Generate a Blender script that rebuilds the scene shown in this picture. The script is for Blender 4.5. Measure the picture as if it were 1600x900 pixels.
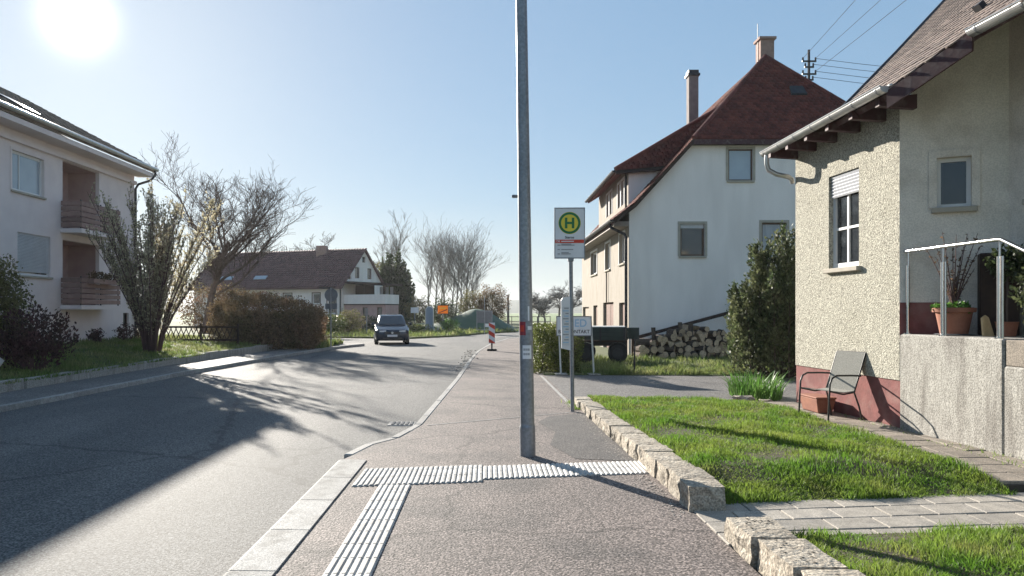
import bpy, bmesh, math, random
import numpy as np
from mathutils import Vector, Matrix
for o in list(bpy.data.objects): bpy.data.objects.remove(o)
scene = bpy.context.scene
col = scene.collection
R = math.radians
random.seed(7); rng = np.random.default_rng(7)

# ------------------------------------------------------------------ camera, sky, sun
EYE = 1.6
cd = bpy.data.cameras.new('camera'); cam = bpy.data.objects.new('camera', cd); col.objects.link(cam)
cam.location = (0, 0, EYE); cam.rotation_euler = (R(90), 0, 0)
cd.lens = 27; cd.sensor_width = 36; cd.shift_x = 38/1600; cd.shift_y = 37/1600
cd.clip_start = .05; cd.clip_end = 6000
scene.camera = cam
AZ, EL = R(28.1), R(18.6)
SUN = Vector((-math.sin(AZ)*math.cos(EL), math.cos(AZ)*math.cos(EL), math.sin(EL)))
w = bpy.data.worlds.new('World'); scene.world = w; w.use_nodes = True
nt = w.node_tree; nt.nodes.clear()
sky = nt.nodes.new('ShaderNodeTexSky'); sky.sky_type = 'NISHITA'; sky.sun_disc = False
sky.sun_elevation = EL; sky.sun_rotation = -AZ
sky.air_density = 1.0; sky.dust_density = .35; sky.ozone_density = 1.0
bg = nt.nodes.new('ShaderNodeBackground'); bg.inputs[1].default_value = .125
tc = nt.nodes.new('ShaderNodeTexCoord')
dp = nt.nodes.new('ShaderNodeVectorMath'); dp.operation = 'DOT_PRODUCT'; dp.inputs[1].default_value = SUN
nt.links.new(tc.outputs['Generated'], dp.inputs[0])
def glow(power, amount):
    mx = nt.nodes.new('ShaderNodeMath'); mx.operation = 'MAXIMUM'; mx.inputs[1].default_value = 0
    pw = nt.nodes.new('ShaderNodeMath'); pw.operation = 'POWER'; pw.inputs[1].default_value = power
    ml = nt.nodes.new('ShaderNodeMath'); ml.operation = 'MULTIPLY'; ml.inputs[1].default_value = amount
    nt.links.new(dp.outputs['Value'], mx.inputs[0]); nt.links.new(mx.outputs[0], pw.inputs[0]); nt.links.new(pw.outputs[0], ml.inputs[0])
    return ml
g1, g2 = glow(2600, 4), glow(60, .1)                      # the aureole of thin spring air round the sun
ad = nt.nodes.new('ShaderNodeMath'); nt.links.new(g1.outputs[0], ad.inputs[0]); nt.links.new(g2.outputs[0], ad.inputs[1])
mixv = nt.nodes.new('ShaderNodeMix'); mixv.data_type = 'RGBA'; mixv.blend_type = 'ADD'; mixv.inputs[0].default_value = 1
cmb = nt.nodes.new('ShaderNodeVectorMath'); cmb.operation = 'SCALE'; cmb.inputs[0].default_value = (1, .97, .92)
nt.links.new(ad.outputs[0], cmb.inputs['Scale'])
gm = nt.nodes.new('ShaderNodeGamma'); gm.inputs[1].default_value = .33; nt.links.new(sky.outputs[0], gm.inputs[0])
hs = nt.nodes.new('ShaderNodeHueSaturation'); hs.inputs['Saturation'].default_value = 1.55
tn = nt.nodes.new('ShaderNodeMix'); tn.data_type = 'RGBA'; tn.blend_type = 'MULTIPLY'; tn.inputs[0].default_value = 1; tn.inputs[7].default_value = (.885, .98, 1.09, 1)
nt.links.new(gm.outputs[0], tn.inputs[6]); nt.links.new(tn.outputs[2], hs.inputs['Color'])
# thin spring haze lying along the whole horizon
sx = nt.nodes.new('ShaderNodeSeparateXYZ'); nt.links.new(tc.outputs['Generated'], sx.inputs[0])
mr = nt.nodes.new('ShaderNodeMapRange'); mr.interpolation_type = 'SMOOTHSTEP'; mr.inputs[1].default_value = .0; mr.inputs[2].default_value = .16; mr.inputs[3].default_value = .75; mr.inputs[4].default_value = 0; nt.links.new(sx.outputs[2], mr.inputs[0])
mpp = nt.nodes.new('ShaderNodeMapping'); mpp.inputs['Scale'].default_value = (2.2, 2.2, 16); nt.links.new(tc.outputs['Generated'], mpp.inputs[0])
cn = nt.nodes.new('ShaderNodeTexNoise'); cn.inputs['Scale'].default_value = 2.2; cn.inputs['Detail'].default_value = 7; nt.links.new(mpp.outputs[0], cn.inputs['Vector'])
cr = nt.nodes.new('ShaderNodeMapRange'); cr.inputs[1].default_value = .35; cr.inputs[2].default_value = .7; cr.inputs[3].default_value = .45; cr.inputs[4].default_value = 1; nt.links.new(cn.outputs['Fac'], cr.inputs[0])
cm = nt.nodes.new('ShaderNodeMath'); cm.operation = 'MULTIPLY'; nt.links.new(mr.outputs[0], cm.inputs[0]); nt.links.new(cr.outputs[0], cm.inputs[1])
hz_ = nt.nodes.new('ShaderNodeMix'); hz_.data_type = 'RGBA'; hz_.inputs[7].default_value = (1.95, 2.05, 2.1, 1); nt.links.new(cm.outputs[0], hz_.inputs[0]); nt.links.new(hs.outputs[0], hz_.inputs[6])
nt.links.new(hz_.outputs[2], mixv.inputs[6]); nt.links.new(cmb.outputs[0], mixv.inputs[7])
wo = nt.nodes.new('ShaderNodeOutputWorld'); nt.links.new(mixv.outputs[2], bg.inputs[0]); nt.links.new(bg.outputs[0], wo.inputs[0])
sd = bpy.data.lights.new('sun', 'SUN'); sd.energy = 4.4; sd.angle = R(.5); sd.color = (1, .93, .82)
so = bpy.data.objects.new('sun', sd); col.objects.link(so); so.rotation_euler = SUN.to_track_quat('Z', 'Y').to_euler()
so.location = (-20, 40, 30)
scene.view_settings.view_transform = 'Standard'; scene.view_settings.look = 'None'
scene.view_settings.exposure = 1.6; scene.view_settings.gamma = 1
scene.render.engine = 'CYCLES'

# ------------------------------------------------------------------ materials
MATS = {}
def N(t, kind, **kw):
    n = t.nodes.new('ShaderNode'+kind)
    for k, v in kw.items(): setattr(n, k, v)
    return n
def mat(name, c1, c2=None, rough=.8, scale=6., detail=6., bump=0., bscale=None, speck=0., sscale=180., spec=.3,
        metal=0., island=0., objrand=0., transl=0., c3=None, c3scale=1.2, c3amt=.5, stretch=None, voro=False, bdist=.01, emit=0, grit=0., gscale=25., crack=0., cscale=.5):
    """procedural surface in world space: two colours mixed by noise, optional large stains, fine speckle and relief"""
    m = bpy.data.materials.new(name); m.use_nodes = True; t = m.node_tree; t.nodes.clear(); L = t.links.new
    out = N(t, 'OutputMaterial'); p = N(t, 'BsdfPrincipled')
    p.inputs['Roughness'].default_value = rough; p.inputs['Metallic'].default_value = metal
    p.inputs['Specular IOR Level'].default_value = spec
    geo = N(t, 'NewGeometry'); pos = geo.outputs['Position']
    if stretch:
        mp = N(t, 'Mapping'); mp.inputs['Scale'].default_value = stretch; L(pos, mp.inputs[0]); pos = mp.outputs[0]
    c2 = c2 or tuple(x*.8 for x in c1)
    nz = N(t, 'TexNoise'); nz.inputs['Scale'].default_value = scale; nz.inputs['Detail'].default_value = detail; L(pos, nz.inputs['Vector'])
    rp = N(t, 'ValToRGB'); rp.color_ramp.elements[0].position = .35; rp.color_ramp.elements[1].position = .65
    rp.color_ramp.elements[0].color = (*c1, 1); rp.color_ramp.elements[1].color = (*c2, 1); L(nz.outputs['Fac'], rp.inputs[0])
    c = rp.outputs[0]
    def mix(a, fac, bcol=None, mode='MIX', b=None):
        mx = N(t, 'Mix', data_type='RGBA', blend_type=mode); L(a, mx.inputs[6])
        if isinstance(fac, float): mx.inputs[0].default_value = fac
        else: L(fac, mx.inputs[0])
        if b is None: mx.inputs[7].default_value = (*bcol, 1)
        else: L(b, mx.inputs[7])
        return mx.outputs[2]
    if c3:
        n3 = N(t, 'TexNoise'); n3.inputs['Scale'].default_value = c3scale; n3.inputs['Detail'].default_value = 5; L(pos, n3.inputs['Vector'])
        r3 = N(t, 'MapRange'); r3.inputs[1].default_value = .5; r3.inputs[2].default_value = .7; r3.inputs[4].default_value = c3amt; L(n3.outputs['Fac'], r3.inputs[0])
        c = mix(c, r3.outputs[0], c3)
    if speck:
        n2 = N(t, 'TexNoise'); n2.inputs['Scale'].default_value = sscale; n2.inputs['Detail'].default_value = 2; L(geo.outputs['Position'], n2.inputs['Vector'])
        r2 = N(t, 'MapRange'); r2.inputs[1].default_value = .38; r2.inputs[2].default_value = .62
        r2.inputs[3].default_value = 1-speck; r2.inputs[4].default_value = 1+speck; L(n2.outputs['Fac'], r2.inputs[0])
        c = mix(c, 1., mode='MULTIPLY', b=r2.outputs[0])
    if grit:                                                     # dark pits between the stones of the surface
        ng = N(t, 'TexVoronoi'); ng.inputs['Scale'].default_value = gscale; L(geo.outputs['Position'], ng.inputs['Vector'])
        nm = N(t, 'TexNoise'); nm.inputs['Scale'].default_value = gscale*.6; nm.inputs['Detail'].default_value = 3; L(geo.outputs['Position'], nm.inputs['Vector'])
        sm_ = N(t, 'Math', operation='MULTIPLY'); L(ng.outputs['Distance'], sm_.inputs[0]); L(nm.outputs['Fac'], sm_.inputs[1])
        rg = N(t, 'MapRange'); rg.inputs[1].default_value = .17; rg.inputs[2].default_value = .34; rg.inputs[3].default_value = 1+grit*.35; rg.inputs[4].default_value = 1-grit; L(sm_.outputs[0], rg.inputs[0])
        c = mix(c, 1., mode='MULTIPLY', b=rg.outputs[0])
    if crack:
        wn_ = N(t, 'TexNoise'); wn_.inputs['Scale'].default_value = 2.5; wn_.inputs['Detail'].default_value = 4; L(geo.outputs['Position'], wn_.inputs['Vector'])
        va_ = N(t, 'VectorMath', operation='MULTIPLY_ADD'); va_.inputs[1].default_value = (.5, .5, .5); L(wn_.outputs['Color'], va_.inputs[0]); L(geo.outputs['Position'], va_.inputs[2])
        vc = N(t, 'TexVoronoi', feature='DISTANCE_TO_EDGE'); vc.inputs['Scale'].default_value = cscale; L(va_.outputs[0], vc.inputs['Vector'])
        rc = N(t, 'MapRange'); rc.inputs[1].default_value = .003; rc.inputs[2].default_value = .009; rc.inputs[3].default_value = 1-crack; rc.inputs[4].default_value = 1; L(vc.outputs['Distance'], rc.inputs[0])
        c = mix(c, 1., mode='MULTIPLY', b=rc.outputs[0])
    for amt, src in ((island, geo.outputs['Random Per Island']), (objrand, None)):
        if amt:
            if src is None: src = N(t, 'ObjectInfo').outputs['Random']
            r4 = N(t, 'MapRange'); r4.inputs[3].default_value = 1-amt; r4.inputs[4].default_value = 1+amt; L(src, r4.inputs[0])
            c = mix(c, 1., mode='MULTIPLY', b=r4.outputs[0])
    L(c, p.inputs['Base Color'])
    if emit: L(c, p.inputs['Emission Color']); p.inputs['Emission Strength'].default_value = emit
    if bump:
        if voro: nb = N(t, 'TexVoronoi'); bo = nb.outputs['Distance']
        else: nb = N(t, 'TexNoise'); nb.inputs['Detail'].default_value = 4; bo = nb.outputs['Fac']
        nb.inputs['Scale'].default_value = bscale or scale; L(geo.outputs['Position'], nb.inputs['Vector'])
        bm_ = N(t, 'Bump'); bm_.inputs['Strength'].default_value = bump; bm_.inputs['Distance'].default_value = bdist
        L(bo, bm_.inputs['Height']); L(bm_.outputs[0], p.inputs['Normal'])
    s = p.outputs[0]
    if transl:
        tr = N(t, 'BsdfTranslucent'); L(c, tr.inputs[0]); ms = N(t, 'MixShader'); ms.inputs[0].default_value = transl
        L(s, ms.inputs[1]); L(tr.outputs[0], ms.inputs[2]); s = ms.outputs[0]
    L(s, out.inputs[0]); MATS[name] = m
    return m
mat('asphalt_road', (.135, .133, .13), (.108, .107, .106), rough=.8, scale=.7, speck=.55, sscale=70, spec=.25, bump=.6, bscale=90, c3=(.19, .18, .17), c3scale=.5, c3amt=.75, stretch=(1.6, .3, 1), grit=.4, gscale=45, crack=.35, cscale=.16)
mat('asphalt_walk', (.215, .175, .158), (.165, .137, .125), rough=.78, scale=1.3, speck=.6, sscale=55, spec=.35, bump=.9, bscale=60, c3=(.10, .087, .082), c3scale=1.1, c3amt=.85, grit=.5, gscale=42, crack=.45, cscale=.3)
mat('asphalt_patch', (.075, .07, .068), (.1, .09, .085), rough=.8, scale=3, speck=.7, sscale=60, bump=.8, bscale=50)
mat('asphalt_drive', (.18, .168, .16), (.15, .14, .134), rough=.75, scale=1.1, speck=.4, sscale=70, bump=.5, bscale=70, grit=.4, gscale=30, c3=(.12, .11, .105), c3scale=.8)
mat('kerb_white', (.44, .425, .40), (.36, .345, .325), rough=.85, scale=7, speck=.3, sscale=90, bump=.6, bscale=110, c3=(.24, .225, .205), c3scale=5, c3amt=.8, objrand=.1)
mat('tactile', (.52, .50, .47), (.41, .39, .365), rough=.65, scale=9, speck=.18, sscale=120, c3=(.27, .25, .23), c3scale=5, c3amt=.8, objrand=.12)
mat('kerb_grey', (.34, .33, .31), (.25, .24, .23), rough=.8, scale=9, speck=.3, sscale=90, bump=.3, bscale=80, objrand=.15)
mat('paver', (.37, .335, .29), (.29, .262, .228), rough=.8, scale=8, speck=.25, sscale=110, bump=.3, bscale=90, objrand=.14, c3=(.2, .19, .18), c3scale=5, c3amt=.5)
mat('slab', (.27, .23, .19), (.19, .165, .14), rough=.85, scale=7, speck=.3, sscale=80, bump=.4, bscale=60, objrand=.18)
mat('stone', (.40, .355, .29), (.29, .25, .20), rough=.9, scale=9, speck=.35, sscale=60, bump=.9, bscale=28, bdist=.02, objrand=.12, c3=(.2, .165, .13), c3scale=14, c3amt=.7)
mat('joint', (.05, .045, .04), (.075, .065, .055), rough=.95, scale=20)
mat('soil', (.06, .048, .035), (.09, .075, .05), rough=.95, scale=14, bump=.5, bscale=40)
mat('turf', (.05, .075, .018), (.085, .1, .03), rough=.95, scale=5, bump=.4, bscale=30, c3=(.12, .11, .05), c3scale=1.5)
mat('field', (.10, .17, .04), (.15, .2, .07), rough=.95, scale=.05)
mat('hill_wood', (.03, .05, .035), (.05, .07, .045), rough=1, scale=.03)
mat('grass_blade', (.10, .21, .024), (.19, .26, .045), rough=.6, scale=1.6, island=.4, transl=.5, c3=(.27, .26, .09), c3scale=2.6, c3amt=.55)
mat('grass_far', (.11, .17, .04), (.24, .25, .10), rough=.7, scale=1.2, island=.35, transl=.45)
mat('pebbledash', (.45, .43, .36), (.36, .34, .285), rough=.95, scale=16, speck=.4, sscale=48, bump=1.0, bscale=58, bdist=.022, c3=(.33, .31, .25), c3scale=1.4, c3amt=.5)
mat('render_smooth', (.74, .68, .61), (.66, .605, .54), rough=.95, scale=3, speck=.1, sscale=60, bump=.35, bscale=50, c3=(.46, .40, .34), c3scale=2.2, c3amt=.5)
mat('plinth_red', (.23, .085, .08), (.17, .065, .062), rough=.9, scale=6, bump=.4, bscale=40, c3=(.28, .17, .15), c3scale=4)
mat('concrete', (.37, .355, .325), (.29, .275, .25), rough=.95, scale=9, speck=.3, sscale=60, bump=.6, bscale=60, bdist=.008, c3=(.17, .155, .14), c3scale=1.6, c3amt=.75, stretch=(3, 3, .6))
mat('white_render', (.84, .785, .75), (.79, .735, .70), rough=.95, scale=1.5, speck=.06, sscale=40, bump=.25, bscale=30, stretch=(1.5, 1.5, .4), c3=(.68, .63, .595), c3scale=.7, c3amt=.6)
mat('beige_render', (.37, .33, .285), (.31, .275, .235), rough=.95, scale=3, speck=.1, sscale=40, bump=.3, bscale=30, stretch=(2, 2, .5), c3=(.29, .24, .19), c3scale=1.5)
mat('apart_render', (.78, .69, .68), (.73, .64, .635), rough=.95, scale=2, bump=.2, bscale=30)
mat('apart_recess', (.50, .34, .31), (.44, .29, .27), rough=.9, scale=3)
mat('roof_tile', (.125, .092, .078), (.19, .15, .13), rough=.75, scale=7, island=.35, objrand=.35, speck=.3, sscale=50, spec=.4, bump=.3, bscale=60)
mat('roof_red', (.145, .038, .03), (.10, .03, .026), rough=.75, scale=3, island=.28, speck=.2, sscale=30)
mat('roof_brown', (.125, .066, .07), (.09, .05, .055), rough=.7, scale=2, island=.2)
mat('roof_grey', (.24, .20, .17), (.17, .145, .13), rough=.6, scale=3, island=.25)
mat('purple_wood', (.075, .035, .04), (.055, .027, .03), rough=.7, scale=9, bump=.3, c3=(.16, .12, .12), c3scale=9, c3amt=.6)
mat('dark_wood', (.05, .032, .025), (.035, .023, .02), rough=.8, scale=12)
mat('brown_door', (.17, .075, .05), (.12, .055, .04), rough=.6, scale=6)
mat('tan_door', (.3, .22, .16), (.24, .18, .13), rough=.6, scale=6)
mat('balcony_wood', (.32, .21, .18), (.25, .16, .145), rough=.8, scale=5, objrand=.2)
mat('zinc', (.55, .55, .54), (.45, .45, .45), rough=.32, metal=.75, scale=7, spec=.5)
mat('steel', (.68, .68, .68), (.6, .6, .6), rough=.22, metal=1, scale=8)
mat('galvanized', (.25, .265, .29), (.20, .215, .24), rough=.45, metal=.55, scale=6, speck=.12, sscale=30, c3=(.33, .34, .36), c3scale=3, bump=.1, bscale=40)
mat('dark_metal', (.03, .03, .035), (.045, .045, .05), rough=.5, metal=.3)
mat('sign_white', (.72, .73, .76), (.66, .67, .7), rough=.4, scale=5)
mat('sign_back', (.17, .18, .2), (.14, .15, .165), rough=.5, metal=.4)
mat('sign_green', (.015, .14, .05), (.02, .17, .06), rough=.4)
mat('sign_yellow', (.72, .6, .06), (.68, .56, .05), rough=.4)
mat('sign_orange', (.85, .36, .02), (.8, .33, .02), rough=.4, transl=.35)
mat('sign_red', (.6, .06, .03), (.55, .05, .03), rough=.4)
mat('print_black', (.02, .02, .022), (.03, .03, .03), rough=.6)
mat('print_grey', (.28, .29, .31), (.3, .3, .32), rough=.6)
mat('print_blue', (.30, .48, .66), (.33, .5, .68), rough=.6)
mat('frame_white', (.72, .72, .72), (.66, .66, .67), rough=.45, scale=4)
mat('frame_brown', (.12, .075, .05), (.09, .06, .045), rough=.6)
mat('surround', (.42, .38, .32), (.36, .33, .28), rough=.9)
mat('glass', (.02, .025, .03), (.03, .035, .04), rough=.04, spec=.8, scale=2)
mat('sky_tinted_glass', (.30, .36, .42), (.34, .4, .46), rough=.06, spec=.9, scale=2)  # pane with the sky's reflection put into its pale base colour
mat('curtain', (.33, .35, .38), (.24, .26, .29), rough=.25, spec=.8, scale=14, stretch=(1, 1, .05))
mat('shutter', (.62, .63, .66), (.57, .58, .61), rough=.6, scale=3)
mat('terracotta', (.33, .14, .09), (.26, .11, .075), rough=.8, scale=7, speck=.15)
mat('chair_fabric', (.30, .29, .26), (.24, .235, .21), rough=.85, scale=60, speck=.3, sscale=220)
mat('chair_metal', (.045, .045, .045), (.06, .06, .06), rough=.4, metal=.6)
mat('bark', (.10, .075, .065), (.065, .05, .045), rough=.95, scale=9, bump=.6, bscale=30)
mat('bark_grey', (.22, .195, .175), (.16, .14, .125), rough=.95, scale=6)
mat('twig_red', (.13, .075, .07), (.09, .055, .055), rough=.9, scale=4)
mat('bud_leaf', (.40, .37, .23), (.48, .42, .30), rough=.7, scale=2, island=.45, transl=.4)
mat('leaf_dark', (.035, .055, .02), (.06, .075, .03), rough=.5, scale=2.5, island=.55, transl=.3, spec=.4)
mat('leaf_laurel', (.05, .075, .03), (.14, .15, .075), rough=.55, scale=3, island=.6, transl=.35, spec=.35)
mat('leaf_hedge', (.07, .10, .025), (.14, .15, .04), rough=.5, scale=3, island=.5, transl=.4)
mat('leaf_brown', (.13, .10, .055), (.20, .12, .075), rough=.75, scale=.8, island=.5, transl=.4, c3=(.10, .11, .04), c3scale=.7)
mat('leaf_olive', (.12, .12, .045), (.18, .155, .07), rough=.7, scale=1, island=.45, transl=.4)
mat('leaf_red', (.10, .045, .05), (.065, .045, .035), rough=.7, scale=2, island=.5, transl=.35)
mat('leaf_iris', (.07, .17, .03), (.12, .22, .05), rough=.45, scale=2, island=.4, transl=.4)
mat('net_green', (.035, .085, .055), (.05, .105, .065), rough=.7, scale=2, c3=(.06, .08, .09), c3scale=.6)
mat('log_bark', (.10, .072, .055), (.06, .045, .037), rough=.95, scale=12, bump=.8, bscale=30, objrand=.3, bdist=.02)
mat('log_end', (.52, .38, .25), (.40, .28, .18), rough=.85, scale=14, objrand=.25, speck=.2, sscale=40)
mat('trailer_green', (.03, .045, .04), (.022, .033, .03), rough=.55, scale=4, objrand=.15)
mat('rubber', (.02, .02, .021), (.03, .03, .03), rough=.85)
mat('cream_paint', (.6, .58, .5), (.5, .48, .42), rough=.6)
mat('car_paint', (.018, .028, .05), (.02, .03, .055), rough=.18, spec=.7, scale=1, metal=.2)
mat('car_light', (.75, .78, .8), (.7, .72, .75), rough=.1, spec=.8)
mat('chimney', (.36, .24, .20), (.28, .19, .165), rough=.9, scale=8)
mat('chimney_grey', (.23, .20, .19), (.18, .155, .15), rough=.9, scale=4)
mat('monument_blue', (.20, .27, .36), (.17, .235, .31), rough=.6, scale=3)
mat('white_paint', (.6, .6, .58), (.5, .5, .48), rough=.7, scale=9)
mat('sticker_red', (.28, .03, .05), (.22, .03, .04), rough=.4)
mat('gravel', (.42, .38, .34), (.3, .27, .24), rough=.9, island=.4, scale=10)
mat('board_wood', (.55, .42, .24), (.45, .33, .19), rough=.8, scale=14)

# ------------------------------------------------------------------ building blocks
ORG = {}
def org_of(o): return ORG.get(o.name, Vector((0, 0, 0))) if o else Vector((0, 0, 0))
def tag(o, label=None, cat=None, group=None, kind=None):
    if label: o['label'] = label
    if cat: o['category'] = cat
    if group: o['group'] = group
    if kind: o['kind'] = kind
    return o
def thing(name, loc, label, cat, group=None):
    o = bpy.data.objects.new(name, None); col.objects.link(o); o.location = loc; o.empty_display_size = .2
    ORG[o.name] = Vector(loc)
    return tag(o, label, cat, group)
def link(name, me, parent=None):
    o = bpy.data.objects.new(name, me); col.objects.link(o)
    if parent is not None: o.parent = parent; ORG[o.name] = org_of(parent)
    return o
def place(name, me, loc, parent=None, rot=(0, 0, 0), sc=(1, 1, 1)):
    o = link(name, me, parent); o.location = Vector(loc)-org_of(parent); o.rotation_euler = rot; o.scale = sc
    return o
def copy_tree(o, parent=None):
    c = o.copy(); col.objects.link(c)
    if parent is not None: c.parent = parent
    for ch in list(o.children): copy_tree(ch, c)
    return c
class Fr:
    """local frame of a wall: a along, b up, c outwards"""
    def __init__(s, o, u, n, v=(0, 0, 1)): s.o, s.u, s.v, s.n = Vector(o), Vector(u).normalized(), Vector(v).normalized(), Vector(n).normalized()
    def p(s, a, b, c=0.): return s.o+s.u*a+s.v*b+s.n*c
class MB:
    def __init__(s): s.v, s.f, s.m = [], [], []
    def face(s, pts, mi=0):
        i = len(s.v); s.v += [tuple(p) for p in pts]; s.f.append(tuple(range(i, i+len(pts)))); s.m.append(mi); return s
    def hexa(s, p, mi=0):
        i = len(s.v); s.v += [tuple(q) for q in p]
        for f in ((0, 3, 2, 1), (4, 5, 6, 7), (0, 1, 5, 4), (1, 2, 6, 5), (2, 3, 7, 6), (3, 0, 4, 7)):
            s.f.append(tuple(i+k for k in f)); s.m.append(mi)
        return s
    def box(s, x0, x1, y0, y1, z0, z1, mi=0):
        return s.hexa([(x0, y0, z0), (x1, y0, z0), (x1, y1, z0), (x0, y1, z0), (x0, y0, z1), (x1, y0, z1), (x1, y1, z1), (x0, y1, z1)], mi)
    def fbox(s, F, a0, a1, b0, b1, c0, c1, mi=0):
        return s.hexa([F.p(a0, b0, c0), F.p(a1, b0, c0), F.p(a1, b0, c1), F.p(a0, b0, c1), F.p(a0, b1, c0), F.p(a1, b1, c0), F.p(a1, b1, c1), F.p(a0, b1, c1)], mi)
    def prism(s, poly, z0, z1, mi=0):
        n = len(poly); i = len(s.v)
        s.v += [(p[0], p[1], z0) for p in poly]+[(p[0], p[1], p[2] if len(p) > 2 else z1) for p in poly]
        s.f.append(tuple(range(i+n-1, i-1, -1))); s.f.append(tuple(range(i+n, i+2*n))); s.m += [mi, mi]
        for k in range(n):
            j = (k+1) % n; s.f.append((i+k, i+j, i+n+j, i+n+k)); s.m.append(mi)
        return s
    def fprism(s, F, poly, c0, c1, mi=0):
        n = len(poly); i = len(s.v)
        s.v += [tuple(F.p(a, b, c0)) for a, b in poly]+[tuple(F.p(a, b, c1)) for a, b in poly]
        s.f.append(tuple(range(i+n-1, i-1, -1))); s.f.append(tuple(range(i+n, i+2*n))); s.m += [mi, mi]
        for k in range(n):
            j = (k+1) % n; s.f.append((i+k, i+j, i+n+j, i+n+k)); s.m.append(mi)
        return s
    def tube(s, pts, rad, n=8, mi=0, cap=True):
        pts = [Vector(p) for p in pts]; k = len(pts)
        if not hasattr(rad, '__len__'): rad = [rad]*k
        base = len(s.v); prev = None
        for j, p in enumerate(pts):
            d = (pts[min(j+1, k-1)]-pts[max(j-1, 0)]).normalized()
            a = prev if prev is not None else (Vector((1, 0, 0)) if abs(d.x) < .8 else Vector((0, 1, 0)))
            u = (a-d*a.dot(d)).normalized(); v = d.cross(u); prev = u
            for q in range(n):
                t = 2*math.pi*q/n; s.v.append(tuple(p+(u*math.cos(t)+v*math.sin(t))*rad[j]))
        for j in range(k-1):
            for q in range(n):
                r = (q+1) % n; s.f.append((base+j*n+q, base+j*n+r, base+(j+1)*n+r, base+(j+1)*n+q)); s.m.append(mi)
        if cap:
            s.f.append(tuple(base+q for q in range(n-1, -1, -1))); s.f.append(tuple(base+(k-1)*n+q for q in range(n))); s.m += [mi, mi]
        return s
    def lathe(s, c, prof, n=20, mi=0):
        return s.tube([(c[0], c[1], c[2]+z) for r, z in prof], [max(r, .001) for r, z in prof], n, mi)
    def rings(s, rings, mi=0):
        n = len(rings[0]); b = len(s.v)
        for r in rings: s.v += [tuple(p) for p in r]
        for j in range(len(rings)-1):
            for q in range(n):
                r = (q+1) % n; s.f.append((b+j*n+q, b+j*n+r, b+(j+1)*n+r, b+(j+1)*n+q)); s.m.append(mi)
        s.f.append(tuple(b+q for q in range(n-1, -1, -1))); s.f.append(tuple(b+(len(rings)-1)*n+q for q in range(n))); s.m += [mi, mi]
        return s
    def mesh(s, name, mats, org=Vector((0, 0, 0)), smooth=False, bevel=0., fix=True):
        me = bpy.data.meshes.new(name); o = org
        me.from_pydata([(x-o.x, y-o.y, z-o.z) for x, y, z in s.v], [], s.f)
        for mm in ([mats] if isinstance(mats, str) else mats): me.materials.append(MATS[mm])
        if any(s.m): me.polygons.foreach_set('material_index', s.m)
        if fix or bevel:
            bm = bmesh.new(); bm.from_mesh(me)
            if bevel:
                bmesh.ops.bevel(bm, geom=[e for e in bm.edges if len(e.link_faces) == 2 and e.calc_face_angle(0) > .6], offset=bevel, segments=1, affect='EDGES', clamp_overlap=True)
            bmesh.ops.recalc_face_normals(bm, faces=bm.faces); bm.to_mesh(me); bm.free()
        if smooth:
            me.polygons.foreach_set('use_smooth', [True]*len(me.polygons))
            try: me.set_sharp_from_angle(angle=R(40))
            except Exception: pass
        me.update(); return me
    def build(s, name, mats, parent=None, **kw):
        return link(name, s.mesh(name, mats, org_of(parent), **kw), parent)
def struct(mb, name, mats, **kw): return tag(mb.build(name, mats, **kw), kind='structure')
def npmesh(name, V, F, m, parent=None):
    """quads or triangles straight from arrays"""
    me = bpy.data.meshes.new(name); o = org_of(parent); V = np.asarray(V, dtype=np.float64)-np.array(o)
    k = F.shape[1]; me.vertices.add(len(V)); me.vertices.foreach_set('co', V.astype(np.float32).ravel())
    me.loops.add(F.size); me.loops.foreach_set('vertex_index', F.astype(np.int32).ravel())
    me.polygons.add(len(F)); me.polygons.foreach_set('loop_start', np.arange(0, F.size, k, dtype=np.int32)); 
    me.materials.append(MATS[m]); me.update(calc_edges=True); me.validate()
    return link(name, me, parent)
def leaf_quads(P, size, up=0., asp=.55, dirs=None):
    """one small rhombus per point, random facing"""
    n = len(P); d = rng.normal(size=(n, 3)) if dirs is None else dirs+rng.normal(size=(n, 3))*.45
    d[:, 2] += up; d /= np.linalg.norm(d, axis=1)[:, None]
    e = np.cross(d, rng.normal(size=(n, 3))); e /= np.linalg.norm(e, axis=1)[:, None]
    s = (size*(.6+.8*rng.random(n)))[:, None]; w_ = s*asp
    V = np.stack([P, P+d*s*.5+e*w_*.5, P+d*s, P+d*s*.5-e*w_*.5], 1).reshape(-1, 3)
    return V, np.arange(4*n).reshape(n, 4)
def text_mesh(body, size, m, name):
    cu = bpy.data.curves.new(name, 'FONT'); cu.body = body; cu.size = size; cu.align_x = 'CENTER'; cu.align_y = 'CENTER'; cu.extrude = .0008; cu.offset = size*.012
    ob = bpy.data.objects.new(name, cu); col.objects.link(ob)
    bpy.context.view_layer.update()
    me = bpy.data.meshes.new_from_object(ob.evaluated_get(bpy.context.evaluated_depsgraph_get()))
    bpy.data.objects.remove(ob); bpy.data.curves.remove(cu); me.materials.clear(); me.materials.append(MATS[m]); me.name = name
    return me
def bar_x(px, y): return (px-762)/1200*y
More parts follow.
